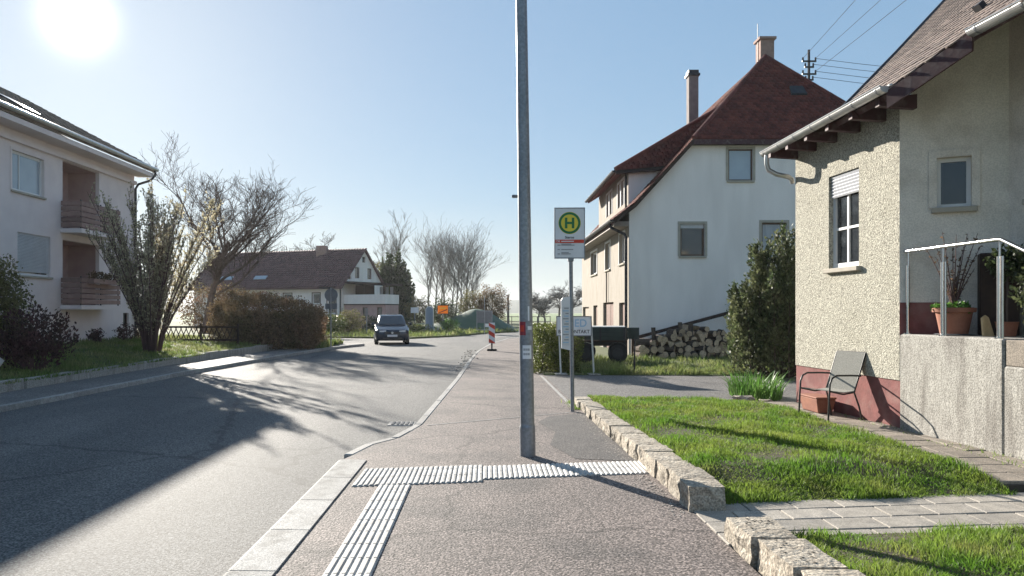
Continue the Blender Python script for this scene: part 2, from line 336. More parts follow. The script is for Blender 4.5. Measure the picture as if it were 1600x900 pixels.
def wall(F, prof, holes, depth=.14, base=0., mi=0, mb=None):
    """wall face with real openings; prof = [(a, top), ...] left to right; holes = (a0, a1, b0, b1)"""
    mb = mb or MB(); A = sorted(set([p[0] for p in prof]+[h[0] for h in holes]+[h[1] for h in holes]))
    def top(a):
        for (x0, t0), (x1, t1) in zip(prof, prof[1:]):
            if x0-1e-6 <= a <= x1+1e-6: return t0+(t1-t0)*(a-x0)/max(x1-x0, 1e-6)
    for a0, a1 in zip(A, A[1:]):
        m_ = (a0+a1)/2; hs = sorted([h for h in holes if h[0] < m_ < h[1]], key=lambda h: h[2]); b = base
        for h in hs: mb.face([F.p(a0, b), F.p(a1, b), F.p(a1, h[2]), F.p(a0, h[2])], mi); b = h[3]
        mb.face([F.p(a0, b), F.p(a1, b), F.p(a1, top(a1)), F.p(a0, top(a0))], mi)
    for a0, a1, b0, b1 in holes:
        q = [(a0, b0), (a1, b0), (a1, b1), (a0, b1)]
        for (x0, y0), (x1, y1) in zip(q, q[1:]+q[:1]): mb.face([F.p(x0, y0), F.p(x0, y0, -depth), F.p(x1, y1, -depth), F.p(x1, y1)], mi)
    return mb
def window(parent, F, a0, a1, b0, b1, frame='frame_white', pane='glass', mv=(), mh=(), fw=.06, recess=.1, sill='surround', surround=None, shutter=0., name='window', curtain=None):
    """window > pane, sill, surround, roller_shutter; sits in the opening of a wall"""
    mb = MB(); c0, c1 = -recess-.05, -recess
    bt = b1-shutter
    mb.fbox(F, a0, a0+fw, b0, b1, c0, c1).fbox(F, a1-fw, a1, b0, b1, c0, c1).fbox(F, a0+fw, a1-fw, b0, b0+fw, c0, c1-.002).fbox(F, a0+fw, a1-fw, b1-fw, b1, c0, c1-.002)
    va = [a0+fw]+[a0+(a1-a0)*t for t in mv]+[a1-fw]; hb = [b0+fw]+[b0+(b1-b0)*t for t in mh]+[b1-fw]
    for a in va[1:-1]: mb.fbox(F, a-.022, a+.022, b0+fw, b1-fw, c0, c1-.004)
    for b in hb[1:-1]: mb.fbox(F, a0+fw, a1-fw, b-.018, b+.018, c0, c1-.006)
    wn = mb.build(name, frame, parent)
    for x0, x1 in zip(va, va[1:]):
        for y0, y1 in zip(hb, hb[1:]):
            MB().fbox(F, x0, x1, y0, y1, c0+.008, c0+.02).build('pane', pane, wn)
    MB().fbox(F, a0-.01, a1+.01, b0-.01, b1+.01, c0-.03, c0-.01).build('reveal_back', 'dark_wood', wn)
    if sill: MB().fbox(F, a0-.06, a1+.06, b0-.07, b0-.002, -recess, .07).build('sill', sill, wn, bevel=.008)
    if surround:
        s = MB(); t = .09
        s.fbox(F, a0-t, a0, b0-.002, b1+t, .002, .022).fbox(F, a1, a1+t, b0-.002, b1+t, .002, .022).fbox(F, a0, a1, b1, b1+t, .002, .021)
        s.build('surround', surround, wn)
    if shutter:
        s = MB(); n = max(2, int(shutter/.045)); h = shutter/n
        for k in range(n): s.fprism(Fr(F.p(a0+fw*.4, bt+k*h, 0), -F.n, F.u, F.v), [(-c1-.03, 0), (-c1-.045, h*.5), (-c1-.03, h-.006), (-c1-.012, h-.006), (-c1-.012, 0)], 0, a1-a0-fw*.8)
        s.build('roller_shutter', 'shutter', wn)
    return wn
def tile_mesh(wd, ln, th, m):
    mb = MB(); r = .35*wd
    poly = [(-wd/2+.003, ln), (-wd/2+.003, r*.6), (-wd/4, .12*r), (0, 0), (wd/4, .12*r), (wd/2-.003, r*.6), (wd/2-.003, ln)]
    mb.fprism(Fr((0, 0, 0), (1, 0, 0), (0, 0, 1), (0, 1, 0)), poly, 0, th)
    return mb
def inside(poly, a, b):
    c = False
    for (x0, y0), (x1, y1) in zip(poly, poly[1:]+poly[:1]):
        if (y0 > b) != (y1 > b) and a < (x1-x0)*(b-y0)/(y1-y0)+x0: c = not c
    return c
def tiles_on(F, poly, wd, ex, th, margin=.0):
    """centres (a, b) of staggered tiles whose middle lies on the roof polygon"""
    A = [p[0] for p in poly]; B = [p[1] for p in poly]; out = []; j = 0; b = min(B)
    while b < max(B):
        a = min(A)+(.5*wd if j % 2 else 0)
        while a < max(A)+wd:
            if inside(poly, a, b+ex*.6): out.append((a, b, j))
            a += wd
        b += ex; j += 1
    return out
def tile_sheet(name, F, poly, wd, ex, th, m, parent, jit=.004):
    """all tiles of one far roof face in one mesh, every tile its own slab"""
    C = tiles_on(F, poly, wd, ex, th); base = np.array([(-wd/2+.004, 0), (wd/2-.004, 0), (wd/2-.004, ex*1.35), (-wd/2+.004, ex*1.35)])
    V = []; u, v, n = (np.array(x) for x in (F.u, F.v, F.n)); o = np.array(F.o)
    for a, b, j in C:
        h = th+random.uniform(0, jit); d = random.uniform(-jit, jit)*2
        for (x, y), zz in zip(base, (th*1.6, th*1.6, .0, .0)):
            V.append(o+u*(a+x)+v*(b+y+d)+n*zz)
        for (x, y), zz in zip(base, (th*1.6+h, th*1.6+h, h, h)):
            V.append(o+u*(a+x)+v*(b+y+d)+n*zz)
    q = np.array([(4, 5, 6, 7), (0, 1, 5, 4), (1, 2, 6, 5), (3, 0, 4, 7)])
    Fs = (np.arange(len(C))[:, None, None]*8+q[None]).reshape(-1, 4)
    ob = npmesh(name, np.array(V), Fs, m, parent); ob['kind'] = 'stuff'; return ob

# ================================================================== the setting
RZ = -.12                                                        # road level; the pavement is 0
mb = MB(); mb.face([(-3000, -60, -.22), (3000, -60, -.22), (3000, 4000, -.22), (-3000, 4000, -.22)]); struct(mb, 'ground', 'field')
# far wooded hills
hv, hf = [], []
xs = np.linspace(-1500, 1500, 90)
for j, (yy, k) in enumerate(((900, 0), (1050, .75), (1250, 1), (1600, .9), (2200, .0))):
    for x in xs: hv.append((x, yy, -.5+k*(15+5*math.sin(x*.006+1)+3*math.sin(x*.021)+1.2*math.sin(x*.08))))
nx = len(xs)
for j in range(4):
    for i in range(nx-1): hf.append((j*nx+i, j*nx+i+1, (j+1)*nx+i+1, (j+1)*nx+i))
mb = MB(); mb.v = hv; mb.f = hf; mb.m = [0]*len(hf); struct(mb, 'hills', 'hill_wood', smooth=True, fix=False)
# main road, bending right in the distance, and the side road to the left
walk_left = [(-1.58, -3), (-1.58, 8.25), (-1.50, 8.6), (-1.36, 9.3), (-1.12, 9.75), (-1.02, 10.3), (-.92, 10.9), (-.65, 18.6), (-.5, 26), (-.3, 31.5), (.2, 38), (1.3, 46), (3.6, 53), (7.5, 61), (14, 69), (26, 78)]
mb = MB()
road = [(-9, -30), (0, -30), (0, 8)]+[(x+.3, y) for x, y in walk_left[3:]]+[(24, 84), (9, 72), (3, 65), (-.2, 60), (-2.2, 53), (-4.9, 48.4), (-9.9, 50), (-30, 56), (-60, 66), (-60, 52), (-30, 44), (-12, 40.6), (-7.5, 39.6), (-9, 35)]
mb.face([(x, y, RZ) for x, y in road]); struct(mb, 'road', 'asphalt_road')
# right-hand pavement with its kerb, the bus kerb and the tactile tiles
walk = walk_left+[(27, 76), (15.5, 66.5), (9.3, 58.5), (5.6, 51), (3.4, 44.5), (2.3, 37), (1.55, 30), (1.42, 19.4), (1.5, 13.6), (1.62, 9), (1.72, -3)]
mb = MB(); mb.prism(walk, -.3, 0); pav = struct(mb, 'pavement', 'asphalt_walk')
def kerb_run(name, pts, wd, z0, z1, step, m, parent, bevel=.012):
    """single kerbstones along a line"""
    P = [Vector(p) for p in pts]; k = 0
    for a, b in zip(P, P[1:]):
        L_ = (b-a).length; n = max(1, round(L_/step)); d = (b-a)/n; nn = Vector((d.y, -d.x, 0)).normalized()
        if d.length < .02: continue
        for i in range(n):
            p, q = a+d*i+d.normalized()*.004, a+d*(i+1)-d.normalized()*.004; dz = random.uniform(-.003, .003)
            mb = MB(); pp = [p, p+nn*wd, q+nn*wd, q]
            mb.hexa([(v.x, v.y, z0) for v in pp]+[(v.x, v.y, z1+dz) for v in pp]); mb.build(name, m, parent, bevel=bevel)
kerb_run('kerbstone', [(x-.115, y, 0) for x, y in walk_left[2:10]], .112, -.3, .008, 1.0, 'kerb_grey', pav)
kerb_run('kerbstone', [(x-.115, y, 0) for x, y in walk_left[9:]], .112, -.3, .008, 4., 'kerb_grey', pav)
def bus_kerb(y0, y1):
    mb = MB(); F = Fr((0, y0, 0), (1, 0, 0), (0, 1, 0))
    mb.fprism(F, [(-1.66, -.3), (-1.30, -.3), (-1.30, .012), (-1.575, .016), (-1.60, .006), (-1.625, -.03), (-1.645, -.1)], 0, y1-y0)
    return mb
for k in range(7):
    y0 = 2.05+k*.885
    bus_kerb(y0+.007, y0+.878).build('bus_kerbstone', 'kerb_white', pav)
def tac_mesh(name, w_, l_, nr, shear=0.):
    mb = MB(); mb.box(0, w_-.004, 0, l_-.004, -.05, .006)
    for k in range(nr):
        a = (k+.5)*w_/nr; r = w_/nr*.30
        mb.fprism(Fr((0, 0, 0), (1, 0, 0), (0, 1, 0)), [(a-r*1.25, .006), (a-r*.7, .0155), (a+r*.7, .0155), (a+r*1.25, .006)], .006, l_-.01)
    mb.v = [(x, y+shear*x, z) for x, y, z in mb.v]
    return mb.mesh(name, 'tactile', bevel=0)
t30 = tac_mesh('tactile_tile', .3, .3, 6)
for k in range(16): place('tactile_tile', t30, (-1.0, 7.055-.3*(k+1), 0), pav)
t30s = tac_mesh('tactile_tile', .3, .3, 6, .165)
for c in range(9):
    for r_ in range(2): place('tactile_tile', t30s, (-1.245+.3*c, 7.02+.3*r_+.165*.3*c+(.1 if c > 3 else 0), random.uniform(-.001, .001)), pav)
t12s = tac_mesh('tactile_tile', .3, .16, 6, .165)
for c in range(4): place('tactile_tile', t12s, (-1.245+.3*c, 7.62+.165*.3*c, 0), pav)
me = tac_mesh('tactile_tile', .18, .3, 4, .165)
for r_ in range(2): place('tactile_tile', me, (1.455, 7.12+.3*r_+.165*2.7, 0), pav)
# asphalt seams, a patch along the garden stones, crumbs in the gutter
mb = MB(); mb.face([(-.85, 10.78, .004), (1.47, 12.25, .004), (1.47, 12.29, .004), (-.85, 10.83, .004)]); mb.build('seam', 'kerb_grey', pav)
mb = MB(); mb.face([(1.40, 12.6, .004), (1.46, 12.6, .004), (1.36, 19.2, .004), (1.30, 19.2, .004)]); mb.build('edging_line', 'kerb_grey', pav)
mb = MB(); pl = [(1.62, 8.2), (.95, 8.35), (.75, 9.2), (.9, 10.2), (.72, 11.1), (.95, 11.75), (1.5, 12.1)]
mb.face([(x, y, .004) for x, y in pl]); mb.build('asphalt_patch', 'asphalt_patch', pav)
mb = MB(); mb.box(-1.52, -1.02, 11.55, 11.95, RZ-.1, RZ+.012); gul = mb.build('gully_frame', 'kerb_grey', pav, bevel=.01)
for k in range(6): MB().box(-1.46+k*.07, -1.42+k*.07, 11.6, 11.9, RZ+.0125, RZ+.02).build('grate_bar', 'dark_metal', gul)
# white lane marking far along the road
mb = MB()
for k in range(3): mb.face([(.2+k*2.6, 52+k*4.4, RZ+.004), (.33+k*2.6, 51.9+k*4.4, RZ+.004), (2.0+k*2.6, 54.9+k*4.4, RZ+.004), (1.87+k*2.6, 55+k*4.4, RZ+.004)])
tag(mb.build('lane_marking', 'white_paint'), kind='structure')
# left pavement, its kerb, the verge wall and the lawn behind it
lw = [(-8.55, -10), (-8.45, 12), (-8.3, 21), (-7.75, 29), (-7.3, 34.5), (-6.7, 37.2), (-6.3, 38.6), (-6.8, 39.5), (-8, 39.7)]
mb = MB(); mb.prism(lw+[(-9.2, 38.2), (-8.8, 35), (-9.3, 29), (-9.75, 21), (-9.85, 12), (-10, -10)], -.3, -.02); pavl = struct(mb, 'far_pavement', 'asphalt_drive')
kerb_run('kerbstone', [(x, y, 0) for x, y in lw[:-1]], .12, -.3, -.012, 1.2, 'kerb_grey', pavl)
def lawn_z(x, y): return .16+max(0, min(1, (-9.9-x)/5))*.36
mb = MB(); lx = [-9.86, -11, -12.5, -14, -16, -40]; ly = [-10, 0, 8, 14, 20, 26, 31, 36, 39]
sh = lambda y: .1*max(0, (y-14)/10) if y < 24 else .1+.16*(y-24)/5
for i in range(len(lx)-1):
    for j in range(len(ly)-1):
        q = [(lx[i], ly[j]), (lx[i+1], ly[j]), (lx[i+1], ly[j+1]), (lx[i], ly[j+1])]
        mb.face([(x+(sh(y) if x > -13 else 0), y, lawn_z(x, y)) for x, y in q])
struct(mb, 'far_lawn', 'turf')
vw = thing('verge_wall', (-9.8, 20, -.05), 'low weathered edging wall holding the lawn in front of the apartment block', 'wall')
y = 6.
while y < 35:
    L_ = random.uniform(.85, 1.15); x = -9.86+sh(y+.5)
    x2 = -9.86+sh(y+L_+.5)
    mb = MB(); z1 = .2+random.uniform(-.015, .015)
    mb.hexa([(x, y+.006, -.1), (x+.13, y+.006, -.1), (x2+.13, y+L_-.006, -.1), (x2, y+L_-.006, -.1), (x, y+.006, z1), (x+.13, y+.006, z1), (x2+.13, y+L_-.006, z1), (x2, y+L_-.006, z1)])
    mb.build('edging_stone', 'concrete', vw, bevel=.015); y += L_
# verge beyond the junction
mb = MB(); far = [(-.1, 60.2), (-2.1, 53.2), (-4.9, 48.6), (-9.9, 50.2), (-30, 56.2), (-60, 66.2), (-60, 130), (40, 130), (22, 86), (8.6, 73.4), (2.8, 66)]
mb.prism(far, -.3, -.02); struct(mb, 'verge', 'turf')
# driveway, grass strip with the logs, front gardens
mb = MB(); mb.face([(1.5, 13.62, -.002), (1.42, 19.4, -.002), (9.5, 19.0, -.002), (22, 18.6, -.002), (22, 13.3, -.002), (4.6, 13.1, -.002)]); struct(mb, 'driveway', 'asphalt_drive')
mb = MB(); mb.prism([(1.42, 19.42), (1.55, 29.9), (2.2, 36), (30, 46), (30, 18.6), (9.5, 19.02)], -.3, .015); struct(mb, 'side_garden', 'turf')
LZ = lambda y: .15-.05*max(0, min(1, (y-6)/7))
def LZ2(x, y): return min(LZ(y), max(0, (y-(6.3+.13*(x-1.8)))/.95*.15))
bank = lambda x: 6.3+.13*(x-1.8)                                # foot of the little bank above the garden path
mb = MB(); fl = [(1.8, bank(1.8)), (4.57, bank(4.57))]; f2 = [(1.8, bank(1.8)+.95), (4.57, bank(4.57)+.95)]
mb.face([(*fl[0], .0), (*fl[1], .0), (*f2[1], .135), (*f2[0], .15)]); mb.face([(*f2[0], .15), (*f2[1], .135), (4.57, 13.0, .09), (1.75, 13.55, .09)])
mb.face([(4.57, 13.0, .09), (1.75, 13.55, .09), (1.75, 13.56, -.1), (4.57, 13.01, -.1)]); struct(mb, 'front_lawn', 'soil', fix=False)
mb = MB(); mb.prism([(1.9, 5.40, .02), (5.2, 5.66, .02), (5.2, 4.4, .12), (5.2, 1.5, .12), (1.95, 1.5, .12), (1.9, 4.4, .12)], -.3, .1); struct(mb, 'near_lawn', 'soil')
mb = MB(); mb.prism([(1.66, 5.2), (8, 5.9), (8, 7.3), (1.62, 6.35)], -.3, -.012); path = struct(mb, 'garden_path', 'joint')
wp = [.5, .38, .44, .32, .42, .5]
for r_, (y0, h, sk_) in enumerate(((5.24, .27, .085), (5.52, .27, .10), (5.80, .27, .115), (6.08, .25, .13))):
    x = 1.64; k = 0
    while x < 5.8:
        w_ = (.36, .52, .30, .46)[r_] if k == 0 else .40
        o = (x-1.66)*sk_; dz = random.uniform(-.003, .003); g = .005; h2 = h+.015*(x-1.66); h3 = h+.015*(x+w_-1.66)
        q = [(x+g, y0+o+g), (x+w_-g, y0+o+g+w_*sk_), (x+w_-g, y0+h3+o-g+w_*sk_), (x+g, y0+h2+o-g)]
        mb = MB(); mb.hexa([(*p, -.06) for p in q]+[(*p, .012+dz) for p in q]); mb.build('paver', 'paver', path, bevel=.005); x += w_; k += 1
mb = MB(); mb.prism([(4.58, 6.85), (6, 7.0), (5.6, 13.3), (4.6, 13.05)], -.3, .05); swalk = struct(mb, 'house_path', 'joint')
y = 6.9; j = 0
while y < 12.9:
    for i in range(3):
        x = 4.585+i*.34; h = .36; dz = random.uniform(-.006, .006)
        mb = MB(); mb.box(x+.004, x+.336, y+.004+.05*i, y+h-.004+.05*i, .0, .075+dz); mb.build('slab', 'slab', swalk, bevel=.008)
    y += .36; j += 1

# garden stones along the pavement
def rough_block(x0, x1, y0, y1, z0, z1, j=.0065):
    bm = bmesh.new(); bmesh.ops.create_cube(bm, size=1)
    bmesh.ops.subdivide_edges(bm, edges=bm.edges[:], cuts=3, use_grid_fill=True)
    for v in bm.verts:
        c = v.co; cx, cy, cz = (round((t+.5)*4)/4 for t in c)
        e = sum(t in (0, 1) for t in (cx, cy, cz))
        k = .8 if cz == 1 else 1.4
        v.co = Vector((x0+(x1-x0)*cx, y0+(y1-y0)*cy, z0+(z1-z0)*cz))+Vector((random.gauss(0, j*k), random.gauss(0, j*.8), random.gauss(0, j*(.25 if cz == 1 else .8))))
        if e >= 2: v.co = v.co.lerp(Vector(((x0+x1)/2, (y0+y1)/2, (z0+z1)/2)), .035)
    me = bpy.data.meshes.new('stone_block'); bmesh.ops.recalc_face_normals(bm, faces=bm.faces); bm.to_mesh(me); bm.free()
    me.materials.append(MATS['stone']); return me
se = thing('stone_edging', (1.75, 10, 0), 'row of rough sandstone blocks holding the front lawn along the pavement', 'edging')
y = 6.12
while y < 13.3:
    L_ = random.uniform(.30, .50); t = (y-6)/7.3; x0 = 1.62-.13*t+random.uniform(-.015, .015); h = .20-.09*t
    me = rough_block(x0, x0+.30-.03*t, y+.008, min(y+L_, 13.4)-.008, -.08, h+random.uniform(-.01, .012)); o = link('stone_block', me, se); o.location = -org_of(se); y += L_
se2 = thing('stone_edging', (1.75, 4.5, 0), 'short run of pitted sandstone blocks beside the near lawn corner', 'edging')
for y0, y1, dx in ((4.88, 5.38, 0), (4.3, 4.86, .04), (3.7, 4.28, .08), (3.1, 3.68, .1)):
    me = rough_block(1.665+dx, 1.98+dx, y0, y1, -.08, .17); o = link('stone_block', me, se2); o.location = -org_of(se2)
    me_ = MB()
    for k in range(16):                                          # chisel pits
        px_, py_ = random.uniform(1.72, 1.93)+dx, random.uniform(y0+.06, y1-.06)
        me_.lathe((px_, py_, .1735), [(random.uniform(.006, .012), 0), (.004, .0012)], 6)
    pt = me_.build('chisel_marks', 'joint', se2); pt['kind'] = 'stuff'
# crumbs of gravel along the stones
def crumbs(n, fx, fy, size):
    mb = MB()
    for k in range(n):
        y_ = fy(); x_ = fx(y_); r = size*random.uniform(.4, 1)
        q = [(x_+r*random.uniform(.6, 1)*math.cos(t), y_+r*random.uniform(.6, 1)*math.sin(t)) for t in (0, 1.3, 2.6, 3.9, 5.1)]
        mb.prism(q, -.002, r*.5)
    return mb
tag(crumbs(700, lambda y: 1.58-.13*(y-6)/7.3-abs(random.gauss(0, .09)), lambda: random.uniform(6, 13), .012).build('gravel', 'gravel'), 'pale gravel crumbs scattered at the foot of the stones', 'gravel', kind='stuff')
tag(crumbs(90, lambda y: -.72+random.gauss(0, .12), lambda: random.uniform(21, 32), .05).build('rubble', 'gravel'), 'small broken kerb rubble on the road edge near the beacon', 'rubble', kind='stuff')

# ------------------------------------------------------------------ grass
def grass(name, label, pts, zf, h, wd, m, lean=.5):
    """three-sided blades standing on the ground"""
    n = len(pts); a = rng.random(n)*2*np.pi; hh = h*(.45+.85*rng.random(n)); ln = lean*hh*(.2+rng.random(n)); la = rng.random(n)*2*np.pi
    hh *= np.clip(1+.38*np.sin(pts[:, 0]*4.1+1.3*np.sin(pts[:, 1]*2.9))+.3*np.sin(pts[:, 1]*5.3+np.cos(pts[:, 0]*6.7)*1.7), .45, 1.7)
    z = np.array([zf(x, y) for x, y in pts])-.005
    P = np.column_stack([pts, z]); d = np.column_stack([np.cos(a), np.sin(a), np.zeros(n)])*(wd*(.6+.8*rng.random(n)))[:, None]*.5
    off = np.column_stack([np.cos(la)*ln, np.sin(la)*ln, hh])
    mid = P+off*np.array([.35, .35, .6]); V = np.stack([P-d, P+d, mid+d*.8, mid-d*.8, P+off], 1).reshape(-1, 3)
    i = np.arange(n)[:, None]*5
    F = np.concatenate([i+np.array([[0, 1, 2]]), i+np.array([[0, 2, 3]]), i+np.array([[3, 2, 4]])]); 
    return tag(npmesh(name, V, F, m), label, 'grass', kind='stuff')
def scatter(n, x0, x1, y0, y1, ok=None, clump=0.):
    P = np.column_stack([rng.uniform(x0, x1, n), rng.uniform(y0, y1, n)])
    if clump:
        c = np.sin(P[:, 0]*2.7+np.sin(P[:, 1]*1.9)*2)+np.sin(P[:, 1]*2.3+np.cos(P[:, 0]*3.1)*1.5); P = P[rng.random(n) < np.clip(.72+.22*c, .25, 1)]
    if ok is not None: P = P[[ok(x, y) for x, y in P]]
    return P
def in_front(x, y): return x > 1.62-.13*(y-6)/7.3+.27 and y > 6.31+.13*(x-1.8) and y < 13.55-.2*(x-1.85)
grass('front_grass', 'sunlit mown grass of the front lawn behind the stone edging', np.concatenate([scatter(95000, 1.75, 4.6, 6.1, 13.6, in_front, .8), scatter(9000, 1.8, 4.58, 6.3, 7.2, lambda x, y: 0 < y-bank(x) < .5)]), lambda x, y: LZ2(x, y), .05, .0075, 'grass_blade', .8)
grass('near_grass', 'sunlit mown grass in the bottom right corner by the pavers', scatter(48000, 1.95, 4.8, 2.6, 5.7, lambda x, y: y < 5.40+.079*(x-1.9) and x > 2.0+(.1 if y < 4.3 else .03), .8), lambda x, y: .02+.1*max(0, min(1, (5.4-y))), .055, .007, 'grass_blade', .8)
grass('side_grass', 'ragged green and yellow grass in front of the firewood', np.concatenate([scatter(14000, 2.4, 10, 19.35, 26.5, None, .8), scatter(9000, 2.6, 9.6, 19.3, 21.0)]), lambda x, y: .015, .12, .018, 'grass_far', .7)
grass('far_lawn_grass', 'shaded grass of the lawn in front of the apartment block', scatter(52000, -14.8, -9.5, 9, 36, None, .8), lambda x, y: lawn_z(x, y), .10, .022, 'grass_far', .7)
grass('verge_grass', 'bright rough grass on the verge beyond the junction', np.concatenate([scatter(16000, -16, 3, 49, 66, lambda x, y: inside(far, x, y)), scatter(3000, -9.2, -7.3, 34, 39)]), lambda x, y: -.02, .22, .05, 'grass_far', .8)

wd = np.concatenate([np.column_stack([rng.normal(1.47, .05, 500), rng.uniform(12.5, 13.5, 500)]), np.column_stack([5.99-.06*rng.uniform(7, 12.9, 700)-.02-np.abs(rng.normal(0, .03, 700)), rng.uniform(7, 12.9, 700)])])
grass('weeds', 'small weeds growing at the bus stop pole and house wall', wd, lambda x, y: .05 if x > 4 else 0., .05, .008, 'grass_blade', .9)
# ================================================================== near house on the right
def hx(y): return 5.99-.06*y                                     # its street wall
hu = Vector((.06, -1, 0)).normalized(); hn = Vector((-1, -.06, 0)).normalized()   # along towards the camera / out to the street
nh = thing('cream_house', (6.5, 11, 0), 'cream pebble-dashed house with red plinth and brown tiled roof at right', 'house')
FA = Fr((hx(13.0), 13.0, 0), hu, hn)                             # a=0 far corner .. 2.95 near corner
La = 2.96
WIN = (1.12, 1.98, 2.26, 3.68)
mb = wall(FA, [(0, 4.62), (La, 4.62)], [WIN], depth=.16, base=.70); wl = mb.build('pebbledash_wall', 'pebbledash', nh)
mb = MB(); mb.fbox(FA, -.001, La+.001, -.1, .70, -.3, -.015); mb.build('plinth', 'plinth_red', nh)
mb = MB(); c0, c1 = FA.p(0, 0), FA.p(0, 0, -6); mb.hexa([FA.p(-.0, -.1, -.3), FA.p(.2, -.1, -.3), FA.p(.2, -.1, -6), FA.p(0, -.1, -6), FA.p(0, 4.62, -.002), FA.p(.2, 4.62, -.17), FA.p(.2, 5.0, -6), FA.p(0, 5.0, -6)]); mb.build('end_wall', 'pebbledash', nh)
window(nh, FA, *WIN, frame='frame_white', pane='glass', mv=(.5,), mh=(.42,), fw=.075, recess=.07, sill='surround', shutter=.34)
# recessed entrance wall and the main street wall beyond it
P0 = FA.p(La, 0); P1 = Vector((6.45, 9.5, 0)); eu = (P1-P0).normalized(); en = Vector((eu.y, -eu.x, 0)); Le = (P1-P0).length
if en.y > 0: en = -en
FE = Fr(P0, eu, en); EW = (.42, .80, 2.93, 3.57)
mb = wall(FE, [(0, 4.30), (Le, 5.55)], [EW], depth=.12, base=1.2); mb.build('entrance_wall', 'render_smooth', nh)
mb = MB(); mb.fbox(FE, .002, .62, 1.25, 1.72, -.05, .012); mb.build('plinth', 'plinth_red', nh)
window(nh, FE, *EW, frame='frame_white', pane='glass', fw=.05, recess=.08, sill='surround', surround='render_smooth')
FM = Fr(P1, Vector((.06, -1, 0)), hn); MW = (.35, 1.25, 2.95, 3.6)
mb = wall(FM, [(0, 5.55), (5, 5.55)], [MW], depth=.12, base=0.); mb.build('street_wall', 'render_smooth', nh)
window(nh, FM, *MW, frame='frame_white', pane='glass', fw=.05, recess=.08, sill='surround', surround='render_smooth')
# steep main roof, single tiles
RS = .87; roof_z = lambda x: .026+RS*x
sv = Vector((1, 0, RS)).normalized(); FR = Fr((4.93, 6.0, roof_z(4.93)), (0, 1, 0), Vector((-RS, 0, 1)), sv); ck = math.sqrt(1+RS*RS)
rp = lambda x, y: (y-6.0, (x-4.93)*ck)
rpoly = [rp(4.93, 9.45), rp(4.93, 11.0), rp(6.5, 12.2), rp(8.1, 13.6), rp(9.3, 14.7), rp(9.3, 6), rp(5.38, 6), rp(5.38, 8.5)]
mb = MB(); mb.fprism(FR, rpoly, -.10, -.02); rf = mb.build('roof', 'purple_wood', nh)
mb = MB(); q0, q1 = FR.p(*rp(4.93, 9.45), 0), FR.p(*rp(5.38, 8.5), 0)
dq = (q1-q0); nq = Vector((-dq.y, dq.x, 0)).normalized(); nq = nq if nq.x < 0 else -nq
mb.hexa([q0+Vector((0, 0, -.22)), q1+Vector((0, 0, -.22)), q1+Vector((0, 0, -.22))+nq*.03, q0+Vector((0, 0, -.22))+nq*.03, q0, q1, q1+nq*.03, q0+nq*.03]); mb.build('fascia', 'purple_wood', rf)
tw, tx, tth = .165, .135, .016
tm = [tile_mesh(tw, .24, tth, 'roof_tile').mesh('tile', 'roof_tile') for _ in range(1)][0]
C = tiles_on(FR, rpoly, tw, tx, tth)
def vis(a, b):
    p = FR.p(a, b); px = 762+1200*p.x/p.y; py = 487-1200*(p.z-EYE)/p.y; return -30 < py and px < 1630
C = sorted(C, key=lambda c: (not vis(c[0], c[1]), (FR.p(c[0], c[1])-cam.location).length))
Mr = Matrix((FR.u, FR.v, FR.n)).transposed(); er = Mr.to_euler()
tilt = Matrix.Rotation(R(-4.2), 3, FR.u)
def tile_rot(): return (Matrix.Rotation(R(random.gauss(0, .7)), 3, FR.n) @ tilt @ Mr)
if Mr.determinant() < 0: Mr = Matrix((-FR.u, FR.v, FR.n)).transposed()
tilt = Matrix.Rotation(R(4.2), 3, Mr.col[0]); tilt = tilt if (tilt @ Mr).col[1].z < Mr.col[1].z else tilt.inverted()
for a, b, j in C[:298]: place('tile', tm, FR.p(a, b+random.uniform(-.006, .006), .019+random.uniform(0, .004)), rf, rot=tile_rot().to_euler())
V, Fc = [], []
tv = [Vector(v.co) for v in tm.vertices]; tf = [tuple(p.vertices) for p in tm.polygons]
mb = MB()
for a, b, j in C[298:]:
    i = len(mb.v); M_ = tile_rot(); o_ = FR.p(a, b, .02)
    mb.v += [tuple(o_+M_ @ v) for v in tv]; mb.f += [tuple(i+k for k in f) for f in tf]; mb.m += [0]*len(tf)
mb.build('upper_tiles', 'roof_tile', rf, fix=False)['kind'] = 'stuff'
mb = MB(); mb.tube([FR.p(*rp(4.93, 11.0), .03), FR.p(*rp(6.5, 12.2), .03), FR.p(*rp(8.1, 13.6), .03), FR.p(*rp(9.3, 14.7), .03)], .035, 6); mb.build('verge_strip', 'dark_metal', rf)
mb = MB(); p = FR.p(*rp(5.95, 9.2), .03); mb.fprism(Fr(p, FR.u, FR.n, FR.v), [(0, 0), (.13, 0), (.1, .1), (.03, .1)], -.02, .08); mb.build('vent_tile', 'dark_metal', rf)
